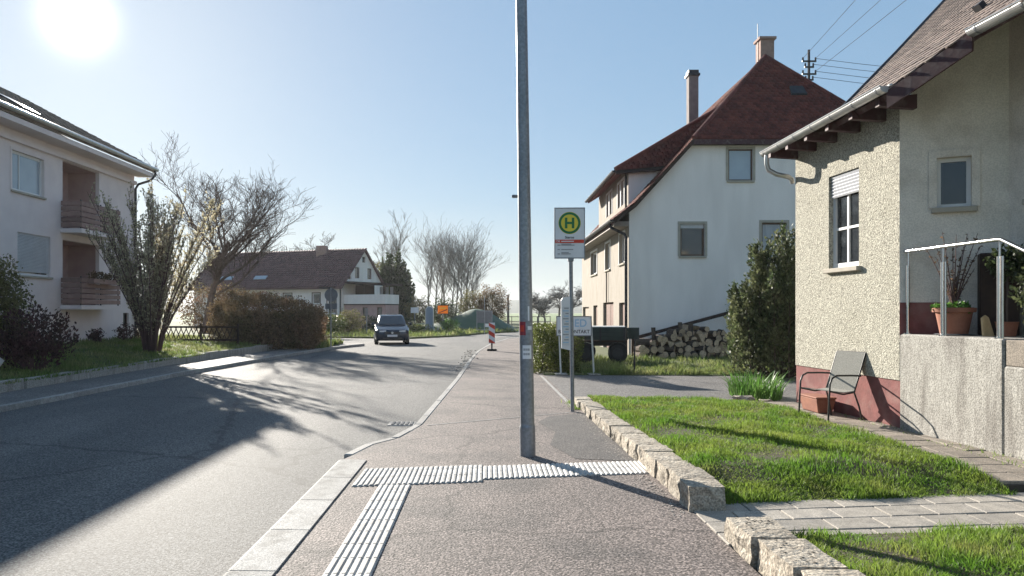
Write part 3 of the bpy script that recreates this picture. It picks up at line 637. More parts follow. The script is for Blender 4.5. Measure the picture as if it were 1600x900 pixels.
# low annex roof behind the gutter, rafters under the eave
FL = Fr((0, 0, 0), (0, 1, 0), (-1, 0, 0))
mb = MB(); az_ = lambda x: 4.31+.17*(x-4.83); q = [(4.86, 9.47), (4.80, 13.2), (7.2, 13.2), (7.2, 11.2), (5.42, 10.12), (5.3, 9.5)]
mb.face([(x, y, az_(x)) for x, y in q]); mb.face([(x, y, az_(x)+.04) for x, y in q][::-1])
for (x0, y0), (x1, y1) in zip(q, q[1:]+q[:1]): mb.face([(x0, y0, az_(x0)), (x1, y1, az_(x1)), (x1, y1, az_(x1)+.04), (x0, y0, az_(x0)+.04)])
mb.build('annex_roof', 'dark_wood', nh)
for k in range(6):
    y = 9.75+k*.64; x = hx(y); mb = MB(); mb.hexa([(x-.46, y-.05, 4.20), (x+.02, y-.05, 4.17), (x+.02, y+.05, 4.17), (x-.46, y+.05, 4.20), (x-.46, y-.05, 4.305), (x+.02, y-.05, 4.35), (x+.02, y+.05, 4.35), (x-.46, y+.05, 4.305)]); mb.build('rafter', 'purple_wood', nh)
def gutter(a, b, r, parent, name='gutter', m='zinc'):
    a, b = Vector(a), Vector(b); d = (b-a).normalized(); s_ = Vector((d.y, -d.x, 0)).normalized(); s_ = s_ if s_.x < 0 else -s_
    def ring(p, rr): return [p+s_*math.cos(t)*rr+Vector((0, 0, 1))*math.sin(t)*rr for t in [math.pi+math.pi*k/10 for k in range(11)]]
    o0, o1, i0, i1 = ring(a, r), ring(b, r), ring(a, r-.006), ring(b, r-.006); mb = MB()
    for k in range(10): mb.face([o0[k], o0[k+1], o1[k+1], o1[k]]).face([i0[k], i0[k+1], i1[k+1], i1[k]])
    mb.face(o0).face(o1); mb.tube([a+s_*r, b+s_*r], .011, 6)
    g = mb.build(name, m, parent, fix=False, smooth=True)
    n = max(2, int((b-a).length/.62)); br = MB()
    for k in range(n+1):
        p = a+(b-a)*((k+.2)/(n+.4)); rr = r+.004
        pts = ring(p, rr); 
        for q in range(10): br.face([pts[q]-d*.014, pts[q+1]-d*.014, pts[q+1]+d*.014, pts[q]+d*.014])
    br.build('gutter_brackets', 'galvanized', g, fix=False)['kind'] = 'stuff'
    return g
gutter((4.885, 9.42, 4.37), (4.77, 13.25, 4.34), .078, nh); gutter((5.36, 8.5, roof_z(5.38)+.01), (5.50, 5.5, roof_z(5.38)-.01), .078, nh)
mb = MB(); mb.tube([(4.77, 13.12, 4.28), (4.77, 13.12, 4.12), (4.80, 13.12, 4.02), (4.92, 13.08, 3.94), (5.10, 13.03, 3.89), (5.17, 13.06, 3.86), (5.20, 13.1, 3.8)], .042, 12); mb.build('downpipe', 'zinc', nh, smooth=True)
mb = MB(); mb.box(4.93, 5.1, 9.42, 9.5, 4.28, 4.40); mb.build('eave_flashing', 'white_paint', nh, bevel=.01)
# entrance terrace with its wall, railing and things on it
tr = thing('concrete_terrace', (5.6, 9, 0), 'weathered concrete terrace wall with steps in front of the entrance', 'terrace')
FT = Fr(P0+hn*.004, hu, hn)
mb = MB(); mb.fbox(FT, .0, 1.86, -.1, 1.31, -1.05, -.0); mb.build('terrace_block', 'concrete', tr, bevel=.02)
mb = MB(); mb.fbox(FT, 1.861, 4.5, -.1, 1.02, -1.05, -.002); mb.build('stair_wall', 'concrete', tr, bevel=.02)
for k in range(3): MB().fbox(FT, 1.87+.3*k, 2.16+.3*k, 1.021, 1.30-.085*k, -1.0, -.02-.004*k).build('step', 'slab', tr, bevel=.01)
rl = thing('handrail', (5.45, 9, 1.31), 'brushed steel railing with three posts on the terrace edge', 'railing')
pa = [.09, .78, 1.72]
hz = lambda a: 2.385
for a in pa:
    mb = MB(); mb.tube([FT.p(a, 1.315, -.06), FT.p(a, 2.2, -.06)], .021, 12); mb.tube([FT.p(a+.055, 1.315, -.06), FT.p(a+.055, 2.2, -.06)], .012, 8) if a > .1 else None
    mb.tube([FT.p(a+.01, 2.2, -.06), FT.p(a+.01, 2.375, -.06)], .011, 8); p_ = mb.build('post', 'steel', rl, smooth=True)
    mb = MB(); c = FT.p(a, 1.31, -.06); mb.lathe(c, [(.05, .001), (.05, .014), (.02, .018)], 16); mb.build('base_plate', 'steel', p_, smooth=True)
mb = MB(); mb.tube([FT.p(-.02, 2.385, -.06), FT.p(1.70, 2.385, -.06), FT.p(1.76, 2.38, -.06), FT.p(3.2, 1.75, -.06)], .022, 12); mb.build('top_rail', 'steel', rl, smooth=True)
pot = thing('plant_pot', (5.72, 9.42, 1.31), 'terracotta pot with a bare budding shrub behind the railing', 'pot')
mb = MB(); mb.lathe((5.72, 9.42, 1.33), [(.15, 0), (.155, .02), (.20, .26), (.235, .265), (.24, .315), (.21, .32), (.2, .27)], 24); mb.build('pot', 'terracotta', pot, smooth=True)
mb = MB(); mb.lathe((5.72, 9.42, 1.313), [(.2, 0), (.22, .012), (.2, .017)], 24); mb.build('saucer', 'galvanized', pot, smooth=True)
mb = MB(); tips = []
for k in range(15):
    a = k*2.4; sp = random.uniform(.05, .42); h = random.uniform(.55, 1.12); b0 = Vector((5.72, 9.42, 1.58)); pts = [b0+Vector((math.cos(a)*sp*t*t**.3, math.sin(a)*sp*.6*t, h*t*(1-.25*sp*t))) for t in (0, .25, .5, .75, 1)]
    mb.tube(pts, [.011, .009, .007, .005, .003], 5)
    for q in range(26):
        t = random.uniform(.15, 1); i = min(3, int(t*4)); p = pts[i].lerp(pts[i+1], t*4-i); tips.append(p)
mb.build('stems', 'twig_red', pot)
V, F_ = leaf_quads(np.array(tips), .035, .6); npmesh('buds', V, F_, 'leaf_brown', pot)['kind'] = 'stuff'
a = rng.random(420)*2*np.pi; rr = .2*np.sqrt(rng.random(420)); Pq = np.column_stack([5.72+rr*np.cos(a)-.03, 9.42+rr*np.sin(a), 1.6+.09*rng.random(420)])
V, F_ = leaf_quads(Pq, .055, .5); npmesh('leaves', V, F_, 'leaf_iris', pot)['kind'] = 'stuff'
bd = MB(); Fb = Fr((5.80, 8.98, 1.312), (1, .2, 0), (-.2, 1, -.35)); bd.fprism(Fb, [(0, 0), (.15, 0), (.07, .22), (.02, .25), (-.02, .22)], 0, .025)
for (x, z) in ((.05, .06), (.04, .13), (.03, .19)): bd.lathe(Fb.p(x, z, -.004), [(.008, -.003), (.008, .003)], 6)
tag(bd.build('wooden_board', 'board_wood'), 'small cut wooden board leaning beside the terracotta pot', 'board')
cb = thing('dark_box', (6.15, 9.4, 1.31), 'dark box put in for the dark area at the entrance wall', 'cabinet')  # added box with door panels, fills the dark area by the entrance
FC = Fr(FE.p(.86, 1.315, .02), eu, en); mb = MB(); mb.fbox(FC, 0, .40, 0, 1.0, 0, .3); mb.build('body', 'dark_wood', cb, bevel=.008)
for k in range(2): MB().fbox(FC, .012+.19*k, .195+.19*k, .05, .96, .301, .315).build('door', 'dark_wood', cb)
def leafy(name, loc, label, cat, pts, size, m, up=.2, stems=None, stem_m='bark', group=None, asp=.55, lname='foliage', dirs=None):
    t = thing(name, loc, label, cat, group); V, F_ = leaf_quads(np.asarray(pts), size, up, asp, dirs); npmesh(lname, V, F_, m, t)['kind'] = 'stuff'
    if stems: stems.build('stem', stem_m, t, fix=False)
    return t
def blob(n, c, r, shell=.55):
    d = rng.normal(size=(n, 3)); d /= np.linalg.norm(d, axis=1)[:, None]; k = shell+(1-shell)*rng.random(n)
    k *= 1+.16*np.sin(d[:, 0]*7+d[:, 2]*5)+.1*np.sin(d[:, 1]*9-d[:, 2]*8)
    return np.array(c)+d*k[:, None]*np.array(r)
mb = MB(); mb.tube([(6.05, 8.95, 1.31), (6.06, 8.95, 2.1)], .012, 6)
t = leafy('standard_shrub', (6.05, 8.95, 1.31), 'small round-headed evergreen on a thin stem by the dark box', 'shrub', blob(900, (6.1, 8.95, 2.15), (.26, .22, .2)), .06, 'leaf_dark', .2, mb)
mb = MB(); mb.lathe((6.05, 8.95, 1.312), [(.09, 0), (.12, .16), (.13, .17)], 16); mb.build('pot', 'terracotta', t, smooth=True)
mb = MB(); mb.tube([(5.98, 8.35, 1.3), (5.98, 8.35, 1.7)], .015, 6)
leafy('step_shrub', (5.98, 8.35, 1.3), 'loose evergreen shrub at the right edge beside the steps', 'shrub', blob(1100, (6.02, 8.35, 1.78), (.24, .24, .36)), .06, 'leaf_laurel', .3, mb)
# garden chair by the plinth
ch = thing('garden_chair', (5.0, 11.3, .075), 'grey mesh garden chair with dark metal arms against the red plinth', 'chair')
def cpt(f, s_, z): return Vector((5.30-f, 11.27+s_, .078+z))      # f = towards the street, s_ = away from camera
SEATM = [(0.08, .40), (.30, .385), (.56, .42)]
mb = MB()
def sheet(pts, s0, s1, th, mb):
    for (f0, z0), (f1, z1) in zip(pts, pts[1:]):
        mb.hexa([cpt(f0, s0, z0), cpt(f1, s0, z1), cpt(f1, s1, z1), cpt(f0, s1, z0), cpt(f0, s0, z0+th), cpt(f1, s0, z1+th), cpt(f1, s1, z1+th), cpt(f0, s1, z0+th)])
sheet(SEATM, -.25, .25, .012, mb); mb.build('seat', 'chair_fabric', ch)
mb = MB(); bk = [(.10, .40), (.03, .62), (-.06, .86), (-.09, .94)]
for (f0, z0), (f1, z1) in zip(bk, bk[1:]):
    mb.hexa([cpt(f0, -.25, z0), cpt(f0+.012, -.25, z0), cpt(f0+.012, .25, z0), cpt(f0, .25, z0), cpt(f1, -.25, z1), cpt(f1+.012, -.25, z1), cpt(f1+.012, .25, z1), cpt(f1, .25, z1)])
mb.build('backrest', 'chair_fabric', ch)
for s_ in (-.28, .28):
    mb = MB(); mb.tube([cpt(.60, s_, 0), cpt(.585, s_, .3), cpt(.57, s_, .52), cpt(.53, s_, .60), cpt(.45, s_, .635), cpt(.2, s_, .63), cpt(.02, s_, .62)], .013, 8); mb.build('armrest', 'chair_metal', ch, smooth=True)
    mb = MB(); mb.tube([cpt(.0, s_*1.02, 0), cpt(.05, s_*.98, .2), cpt(.12, s_*.93, .39), cpt(.03, s_*.93, .62), cpt(-.09, s_*.93, .94)], .012, 8); mb.build('back_leg', 'chair_metal', ch, smooth=True)
    mb = MB(); mb.tube([cpt(.12, s_*.93, .39), cpt(.32, s_*.95, .37), cpt(.57, s_*.98, .42)], .012, 8); mb.build('seat_rail', 'chair_metal', ch, smooth=True)
mb = MB(); mb.tube([cpt(-.09, -.26, .94), cpt(-.09, .26, .94)], .012, 8); mb.build('top_rail', 'chair_metal', ch, smooth=True)
ch.location = (4.87, 10.98, .075); ch.rotation_euler.z = R(20)
pl2 = thing('flower_trough', (5.0, 11.75, .075), 'empty terracotta trough half hidden behind the garden chair', 'planter')
mb = MB(); mb.hexa([(4.95, 11.5, .078), (5.16, 11.5, .078), (5.14, 12.02, .078), (4.93, 12.02, .078), (4.91, 11.46, .29), (5.2, 11.46, .29), (5.18, 12.06, .29), (4.89, 12.06, .29)]); mb.build('trough', 'terracotta', pl2, bevel=.01)
mb = MB(); mb.hexa([(4.9, 11.45, .291), (5.21, 11.45, .291), (5.19, 12.07, .291), (4.88, 12.07, .291), (4.9, 11.45, .32), (5.21, 11.45, .32), (5.19, 12.07, .32), (4.88, 12.07, .32)]); mb.build('rim', 'terracotta', pl2, bevel=.01)

# ================================================================== lamp post and bus stop
lp = thing('lamp_post', (.44, 8.53, 0), 'tall grey galvanized lamp post standing in the middle of the pavement', 'lamp post')
top = Vector((.44-.12, 8.53, 9.0)); b0 = Vector((.445, 8.53, 0)); at = lambda z: b0.lerp(top, z/9)
mb = MB(); mb.tube([at(-.02), at(.32)], [.087, .087], 20); mb.tube([at(.32), at(.35)], [.087, .079], 20); mb.tube([at(.35), at(5), at(9)], [.079, .062, .048], 20); mb.build('shaft', 'galvanized', lp, smooth=True)
mb = MB(); mb.tube([top, top+Vector((-.25, 0, .18)), top+Vector((-1.3, 0, .3))], .03, 10); arm = mb.build('arm', 'galvanized', lp, smooth=True)
mb = MB(); mb.box(top.x-1.9, top.x-1.25, 8.42, 8.64, 9.24, 9.36); mb.build('lamp_head', 'sign_back', lp, bevel=.04)
def sticker(z0, z1, a0, a1, m):
    mb = MB(); n = 6
    for k in range(n):
        t0, t1 = a0+(a1-a0)*k/n, a0+(a1-a0)*(k+1)/n; q = []
        for t, z in ((t0, z0), (t1, z0), (t1, z1), (t0, z1)):
            c = at(z); r = (.079-.017*(z-.35)/4.65)+.0015; q.append(c+Vector((math.sin(t)*r, -math.cos(t)*r, 0)))
        mb.face(q)
    mb.build('sticker', m, lp, fix=False)
sticker(1.34, 1.49, -1.25, -.1, 'sticker_red'); sticker(1.38, 1.45, -.95, -.35, 'sign_red'); sticker(1.50, 1.66, .25, .5, 'sign_white'); sticker(1.08, 1.23, -.6, .75, 'sign_white'); sticker(1.12, 1.145, -.5, .45, 'print_grey'); sticker(1.17, 1.195, -.5, .45, 'print_grey'); sticker(1.28, 1.37, .55, .95, 'print_grey'); sticker(1.4, 1.44, .2, .9, 'sign_white')
bs = thing('bus_stop_sign', (1.34, 12.3, 0), 'bus stop sign with green H disc on a slim steel pole', 'sign')
mb = MB(); mb.tube([(1.36, 12.3, -.05), (1.33, 12.3, 2.5)], .032, 14); mb.build('pole', 'galvanized', bs, smooth=True)
mb = MB(); mb.box(1.285, 1.375, 12.26, 12.34, 2.40, 2.50); mb.build('clamp', 'galvanized', bs, bevel=.01)
FS = Fr((1.075, 12.27, 2.46), (1, -.05, 0), (-.05, -1, 0)); SW, SH = .465, .79
mb = MB(); mb.fbox(FS, 0, SW, 0, SH, -.03, 0); pn = mb.build('panel', 'sign_white', bs, bevel=.006)
mb = MB(); e = .012
mb.fbox(FS, -e, 0, -e, SH+e, -.034, .006).fbox(FS, SW, SW+e, -e, SH+e, -.034, .006).fbox(FS, 0, SW, SH, SH+e, -.034, .006).fbox(FS, 0, SW, -e, 0, -.034, .006); mb.build('frame', 'galvanized', pn)
def disc(F, a, b, r, c, n=40): return [F.p(a+r*math.cos(2*math.pi*k/n), b+r*math.sin(2*math.pi*k/n), c) for k in range(n)]
cx, cy = SW*.5, SH-.235
def plate(parent, name, poly, m): MB().face(poly).build(name, m, parent, fix=False)
plate(pn, 'disc', disc(FS, cx, cy, .178, .002), 'sign_yellow'); plate(pn, 'disc_ring', disc(FS, cx, cy, .172, .004), 'sign_green'); plate(pn, 'disc_centre', disc(FS, cx, cy, .135, .006), 'sign_yellow')
mb = MB()
for (a0, a1, b0_, b1_) in ((-.075, -.035, -.085, .085), (.035, .075, -.085, .085), (-.035, .035, -.018, .018)): mb.face([FS.p(cx+a0, cy+b0_, .008), FS.p(cx+a1, cy+b0_, .008), FS.p(cx+a1, cy+b1_, .008), FS.p(cx+a0, cy+b1_, .008)])
mb.build('letter_h', 'sign_green', pn, fix=False)
def rect(F, a0, a1, b0_, b1_, c): return [F.p(a0, b0_, c), F.p(a1, b0_, c), F.p(a1, b1_, c), F.p(a0, b1_, c)]
plate(pn, 'band', rect(FS, .004, SW-.004, .235, .29, .003), 'sign_red')
def put_text(parent, F, body, a, b, size, m, c=.005, sx=1.):
    me = text_mesh(body, size, m, 'lettering'); M_ = Matrix((F.u, F.v, F.n)).transposed()
    o = place('lettering', me, F.p(a, b, c), parent, rot=M_.to_euler()); o.scale = (sx, 1, 1); return o
put_text(pn, FS, 'Sterne', cx, .325, .055, 'print_black'); put_text(pn, FS, 'DB', .05, .262, .045, 'sign_white', .007)
for k, (a0, a1, b_) in enumerate(((.1, .3, .256), (.04, .09, .195), (.1, .31, .195), (.1, .26, .213), (.04, .08, .125), (.1, .29, .125), (.04, .08, .055), (.1, .25, .055), (.1, .22, .075))):
    plate(pn, 'print_line', rect(FS, a0, a1, b_, b_+.014, .0075), 'sign_white' if k == 0 else 'print_grey')
FTT = Fr((1.325, 12.29, .98), (-.93, -.2, 0), (.2, -.93, 0))
tt = MB(); tt.fprism(FTT, [(0, .0), (.15, .035), (.16, .80), (.13, .84), (.03, .86), (0, .86)], -.012, .012); tp = tt.build('timetable_case', 'sign_white', bs)
FT2 = Fr(FTT.p(.085, 0, .031), (1, 0, 0), (0, -1, 0))
plate(tp, 'timetable_sheet', [FTT.p(.145, .08, .0135), FTT.p(.02, .08, .0135), FTT.p(.02, .70, .0135), FTT.p(.145, .70, .0135)], 'shutter')
for k in range(14): plate(tp, 'print_line', [FTT.p(.13-.02*(k % 3), .12+.042*k, .015), FTT.p(.035, .12+.042*k, .015), FTT.p(.035, .138+.042*k, .015), FTT.p(.13-.02*(k % 3), .138+.042*k, .015)], 'print_grey' if k % 2 else 'print_blue')

# ================================================================== white gabled house
gh = thing('gabled_house', (11, 35, 0), 'white gabled house with red half-hipped roof, dormer and beige street front', 'house')
GX0, GC, GY0, GY1 = 5.16, 11.2, 28., 42.
gz = lambda x: 11.86-1.08*abs(GC-x)
GX1 = 2*GC-GX0
FG = Fr((0, GY0, 0), (1, 0, 0), (0, -1, 0))
gw = [(8.77, 9.66, 6.38, 7.53), (7.02, 7.91, 3.63, 4.80), (9.99, 10.9, 3.55, 4.85)]
prof = [(GX0, gz(GX0)-.1), (7.54, 7.90), (2*GC-7.54, 7.90), (GX1, gz(GX0)-.1)]
wall(FG, prof, gw, base=-.1).build('gable_wall', 'white_render', gh)
window(gh, FG, *gw[0], pane='sky_tinted_glass', fw=.05, recess=.05, frame='frame_brown', surround='surround', sill='surround')
window(gh, FG, *gw[1], pane='glass', fw=.07, recess=.09, frame='frame_brown', surround='surround', sill='surround', shutter=.16)
window(gh, FG, *gw[2], pane='curtain', fw=.06, recess=.08, frame='frame_brown', surround='surround', sill='surround')
FF = Fr((GX0, 0, 0), (0, 1, 0), (-1, 0, 0))
fh = [(28.85, 30.1, 3.45, 4.6), (32.3, 33.7, 3.4, 4.55), (36.2, 38.4, 3.4, 4.5), (28.9, 30.15, .0, 1.95), (31.5, 34.3, .0, 2.0), (36.1, 37.5, .0, 1.9), (39.2, 41.6, .0, 1.85)]
wall(FF, [(GY0+.001, 5.25), (GY1, 5.25)], fh, depth=.2, base=-.1).build('street_wall', 'beige_render', gh)
for k in range(3): window(gh, FF, *fh[k], fw=.1, recess=.12, mv=(.5,), surround='frame_white', frame='frame_white', sill='surround')
for k, mm in ((3, 'brown_door'), (4, 'brown_door'), (5, 'brown_door'), (6, 'tan_door')):
    a0, a1, b0, b1 = fh[k]; n = 2 if k == 4 else 1
    for q in range(n):
        w_ = (a1-a0)/n; mb = MB(); mb.fbox(FF, a0+q*w_+.01, a0+(q+1)*w_-.01, b0, b1-.01, -.19, -.13); d_ = mb.build('door', mm, gh)
        for r_ in range(4): MB().fbox(FF, a0+q*w_+.05+(w_-.1)*r_/4, a0+q*w_+.03+(w_-.1)*(r_+1)/4, b0+.06, b1-.08, -.129, -.115).build('plank', mm, d_)
mb = MB(); mb.box(GX1-.3, GX1, GY0+.3, GY1, -.1, gz(GX0)); mb.box(GX0+.3, GX1, GY1-.3, GY1, -.1, 5.2)
mb.build('back_wall', 'white_render', gh)
# roof body, then tiles on the faces in view
HY = 31.0; ov = .28; r0 = GY0-ov
xl, zl = 7.54-.1, 7.84; xe, ze = 4.55, 4.93; xk = 5.35; zk = gz(xk)
def slope(mir):
    X = (lambda x: 2*GC-x) if mir else (lambda x: x); mb = MB()
    up = [(X(xk), r0, zk), (X(xk), GY1+ov, zk), (X(GC), GY1+ov, 11.86), (X(GC), HY, 11.86), (X(xl), r0, zl)]
    dn = [(X(xe), r0, ze), (X(xe), GY1+ov, ze), (X(xk), GY1+ov, zk), (X(xk), r0, zk)]
    for pl_ in (up, dn):
        n = len(pl_); mb.face(pl_); mb.face([(x, y, z-.14) for x, y, z in pl_][::-1])
        for k in range(n): a, b = pl_[k], pl_[(k+1) % n]; mb.face([a, b, (b[0], b[1], b[2]-.14), (a[0], a[1], a[2]-.14)])
    return mb.build('roof_slope', 'roof_red', gh, fix=False)
slope(False); slope(True)
hipv = Vector((0, HY-r0, 11.86-zl)); FH = Fr((xl, r0, zl), (1, 0, 0), hipv.cross(Vector((1, 0, 0))), hipv)
if FH.n.y > 0: FH.n = -FH.n
hl = hipv.length; hw = 2*(GC-xl)
mb = MB(); tri = [(xl, r0, zl), (2*GC-xl, r0, zl), (GC, HY, 11.86)]; mb.face(tri); mb.face([(x, y, z-.13) for x, y, z in tri][::-1])
for k in range(3): a, b = tri[k], tri[(k+1) % 3]; mb.face([a, b, (b[0], b[1], b[2]-.13), (a[0], a[1], a[2]-.13)])
hip = mb.build('hip_roof', 'roof_red', gh, fix=False)
tile_sheet('hip_tiles', FH, [(0, 0), (hw, 0), (hw/2, hl)], .19, .165, .018, 'roof_red', hip)
sl = Vector((GC-xk, 0, 11.86-zk)); FSL = Fr((xk, r0, zk), (0, 1, 0), Vector((-sl.z, 0, sl.x)), sl)
kk = sl.length; vl = (xl-xk)/(GC-xk)*kk
tile_sheet('slope_tiles', FSL, [(0, 0), (GY1-r0, 0), (GY1-r0, kk), (HY-r0, kk), (0, vl)], .21, .19, .02, 'roof_red', hip)
dv = Vector((xk-xe, 0, zk-ze)); FDV = Fr((xe, r0, ze), (0, 1, 0), Vector((-dv.z, 0, dv.x)), dv)
tile_sheet('eave_tiles', FDV, [(0, 0), (GY1-r0, 0), (GY1-r0, dv.length), (0, dv.length)], .21, .19, .02, 'roof_red', hip)
mb = MB(); n = 16
for k in range(n):                                               # hip and ridge caps
    for A_, B_ in (((xl, r0, zl), (GC, HY, 11.86)), ((2*GC-xl, r0, zl), (GC, HY, 11.86))):
        a, b = Vector(A_), Vector(B_); p, q = a.lerp(b, k/n)+Vector((0, 0, .03)), a.lerp(b, (k+1.1)/n)+Vector((0, 0, .055)); mb.tube([p, q], [.10, .085], 7)
mb.build('ridge_caps', 'roof_red', hip, fix=False)['kind'] = 'stuff'
mb = MB(); mb.fbox(FG, xl-.05, 2*GC-xl+.05, zl-.19, zl-.02, .05, ov+.02); mb.build('hip_fascia', 'purple_wood', gh)
mb = MB(); q = [(xe, ze), (xk, zk), (xl, zl)]
for (x0, z0), (x1, z1) in zip(q, q[1:]): mb.fprism(FG, [(x0, z0-.17), (x1, z1-.17), (x1, z1+.03), (x0, z0+.03)], ov, ov+.025)
mb.build('verge_board', 'dark_wood', gh)
mb = MB(); mb.box(4.6, GX0-.002, GY0+.0, GY1, 4.72, 4.90); mb.build('eave_soffit', 'roof_grey', gh)
gutter((4.5, r0, 4.93), (4.5, GY1, 4.93), .085, gh, m='dark_metal')
mb = MB(); mb.tube([(4.5, 28.4, 4.9), (4.55, 28.35, 4.7), (5.02, 28.2, 4.45), (5.07, 28.15, 4.3), (5.07, 28.15, 0)], .055, 8); mb.build('downpipe', 'dark_metal', gh, smooth=True)
mb = MB(); mb.tube([(5.09, 32.9, 3.3), (5.09, 32.9, 2.0)], .03, 6); mb.build('cable_duct', 'beige_render', gh)
# dormer
DX, DY0, DY1 = 5.5, 30.0, 38.0; dt = 7.25
FD = Fr((DX, 0, 0), (0, 1, 0), (-1, 0, 0)); dh = [(30.9, 31.6, 5.95, 6.95), (31.75, 32.45, 5.95, 6.95), (33.9, 34.6, 5.95, 6.95), (34.8, 35.5, 5.95, 6.95)]
wall(FD, [(DY0, dt), (DY1, dt)], dh, base=5.3, depth=.12).build('dormer_front', 'beige_render', gh)
for h in dh: window(gh, FD, *h, fw=.07, recess=.06, surround='frame_white', sill=None)
for y in (DY0, DY1):
    mb = MB(); mb.face([(DX, y, 5.3), (DX, y, dt), (6.95, y, dt), (6.95, y, gz(6.95)), (DX+.2, y, gz(DX+.2))]); mb.build('dormer_cheek', 'white_render', gh, fix=False)
dvv = Vector((9.6-4.95, 0, .61*(9.6-4.95))); FDR = Fr((4.95, DY0-.2, dt-.22+.05), (0, 1, 0), Vector((-dvv.z, 0, dvv.x)), dvv)
dpl = [(0, 0), (DY1-DY0+.4, 0), (DY1-DY0-.9, dvv.length), (1.3, dvv.length)]
mb = MB(); mb.fprism(FDR, dpl, -.12, 0); drf = mb.build('dormer_roof', 'roof_red', gh)
tile_sheet('dormer_tiles', FDR, dpl, .21, .19, .02, 'roof_red', drf)
A_, B_, C_ = FDR.p(0, 0), Vector((7.15, DY0-.2, dt+.03)), FDR.p(1.3, dvv.length)   # hipped end of the dormer roof
hu_ = (B_-A_).normalized(); hn_ = hu_.cross(C_-A_).normalized(); hn_ = hn_ if hn_.y < 0 else -hn_; hv_ = hn_.cross(hu_); hv_ = hv_ if hv_.z > 0 else -hv_
FDH = Fr(A_, hu_, hn_, hv_); dp2 = [(0, 0), ((B_-A_).length, 0), ((C_-A_).dot(hu_), (C_-A_).dot(hv_))]
mb = MB(); mb.fprism(FDH, dp2, -.1, -.004); mb.build('dormer_hip', 'roof_red', drf); tile_sheet('dormer_hip_tiles', FDH, dp2, .2, .17, .018, 'roof_red', drf)
mb = MB(); mb.tube([A_+Vector((0, 0, .05)), C_+Vector((0, 0, .07))], .09, 8); mb.build('dormer_hip_cap', 'roof_red', drf)
mb = MB(); mb.fbox(FDH, 0, dp2[1][0], -.16, .0, -.06, .0); mb.build('dormer_fascia', 'dark_wood', drf)
gutter((4.9, DY0-.2, dt-.17), (4.9, DY1+.2, dt-.17), .07, gh, m='dark_metal')
mb = MB(); mb.tube([(5.42, DY0+.1, dt-.1), (5.42, DY0+.1, 5.4)], .04, 6); mb.build('dormer_pipe', 'dark_metal', gh)
mb = MB(); mb.box(8.86, 9.28, 33.8, 34.25, 9.2, 12.0); c_ = mb.build('chimney', 'chimney_grey', gh, bevel=.01)
mb = MB(); mb.box(8.80, 9.34, 33.74, 34.31, 12.0, 12.1).box(8.85, 9.29, 33.79, 34.26, 12.101, 12.25); mb.build('chimney_cap', 'dark_metal', c_)
mb = MB(); mb.box(11.27, 11.83, 31.7, 32.3, 11.2, 12.85); c_ = mb.build('chimney', 'chimney', gh, bevel=.01)
mb = MB(); mb.box(11.2, 11.9, 31.63, 32.37, 12.85, 12.95); mb.build('chimney_cap', 'chimney', c_)
mb = MB(); mb.tube([(11.25, 32, 11.5), (11.25, 32, 13.6)], .015, 5); mb.build('antenna_rod', 'dark_metal', gh)
Fsk = Fr(FH.p(4.15, hl*.50, .06), FH.u, FH.n, FH.v); mb = MB(); mb.fprism(Fsk, [(0, 0), (.6, 0), (.55, .5), (.05, .5)], -.05, .05); sk = mb.build('roof_hatch', 'dark_metal', hip)
mb = MB(); mb.fbox(Fsk, .08, .5, .08, .42, .051, .056); mb.build('hatch_pane', 'glass', sk) if False else None
# roof mast with power lines
rm = thing('power_mast', (13.8, 33, 9), 'steel power mast with insulators on the roof of the white house', 'mast')
mb = MB(); mb.tube([(13.8, 33, 8.9), (13.8, 33, 12.85)], [.07, .055], 8); mb.build('pole', 'dark_metal', rm)
ins = []
for z, hwid in ((12.35, .30), (12.10, .2), (11.8, .30), (11.55, .18)):
    mb = MB(); mb.box(13.8-hwid, 13.8+hwid, 32.93, 33.0, z-.03, z+.03); mb.build('crossarm', 'dark_metal', rm)
    for s_ in (-1, 1):
        mb = MB(); mb.lathe((13.8+s_*(hwid-.03), 32.96, z+.03), [(.02, 0), (.045, .04), (.03, .07), (.045, .10), (.02, .14)], 8); mb.build('insulator', 'dark_metal', rm, smooth=True); ins.append((13.8+s_*(hwid-.03), 32.96, z+.12))
def wire(a, b, sag, lab):
    a, b = Vector(a), Vector(b); pts = [a.lerp(b, t)-Vector((0, 0, sag*4*t*(1-t))) for t in [k/14 for k in range(15)]]
    mb = MB(); mb.tube(pts, .010, 4); tag(mb.build('power_line', 'dark_metal', fix=False), lab, 'cable', 'overhead lines at the roof mast')
for k, (i, lab) in enumerate(((0, 'overhead line running from the left end of the top mast crossarm overhead'), (1, 'overhead line running from the right end of the top mast crossarm overhead'), (5, 'overhead line running from the third mast crossarm overhead'))):
    p = ins[i]; wire(p, (p[0]-9.7+.7*k, -8, 7.2-.3*k), .1, lab)
for k, (i, lab) in enumerate(((1, 'uppermost of four overhead lines going right from the roof mast'), (3, 'second of four overhead lines going right from the roof mast'), (5, 'third of four overhead lines going right from the roof mast'), (7, 'lowest of four overhead lines going right from the roof mast'))):
    p = ins[i]; wire(p, (p[0]+26, p[1]-4, p[2]-1.4), .9, lab)

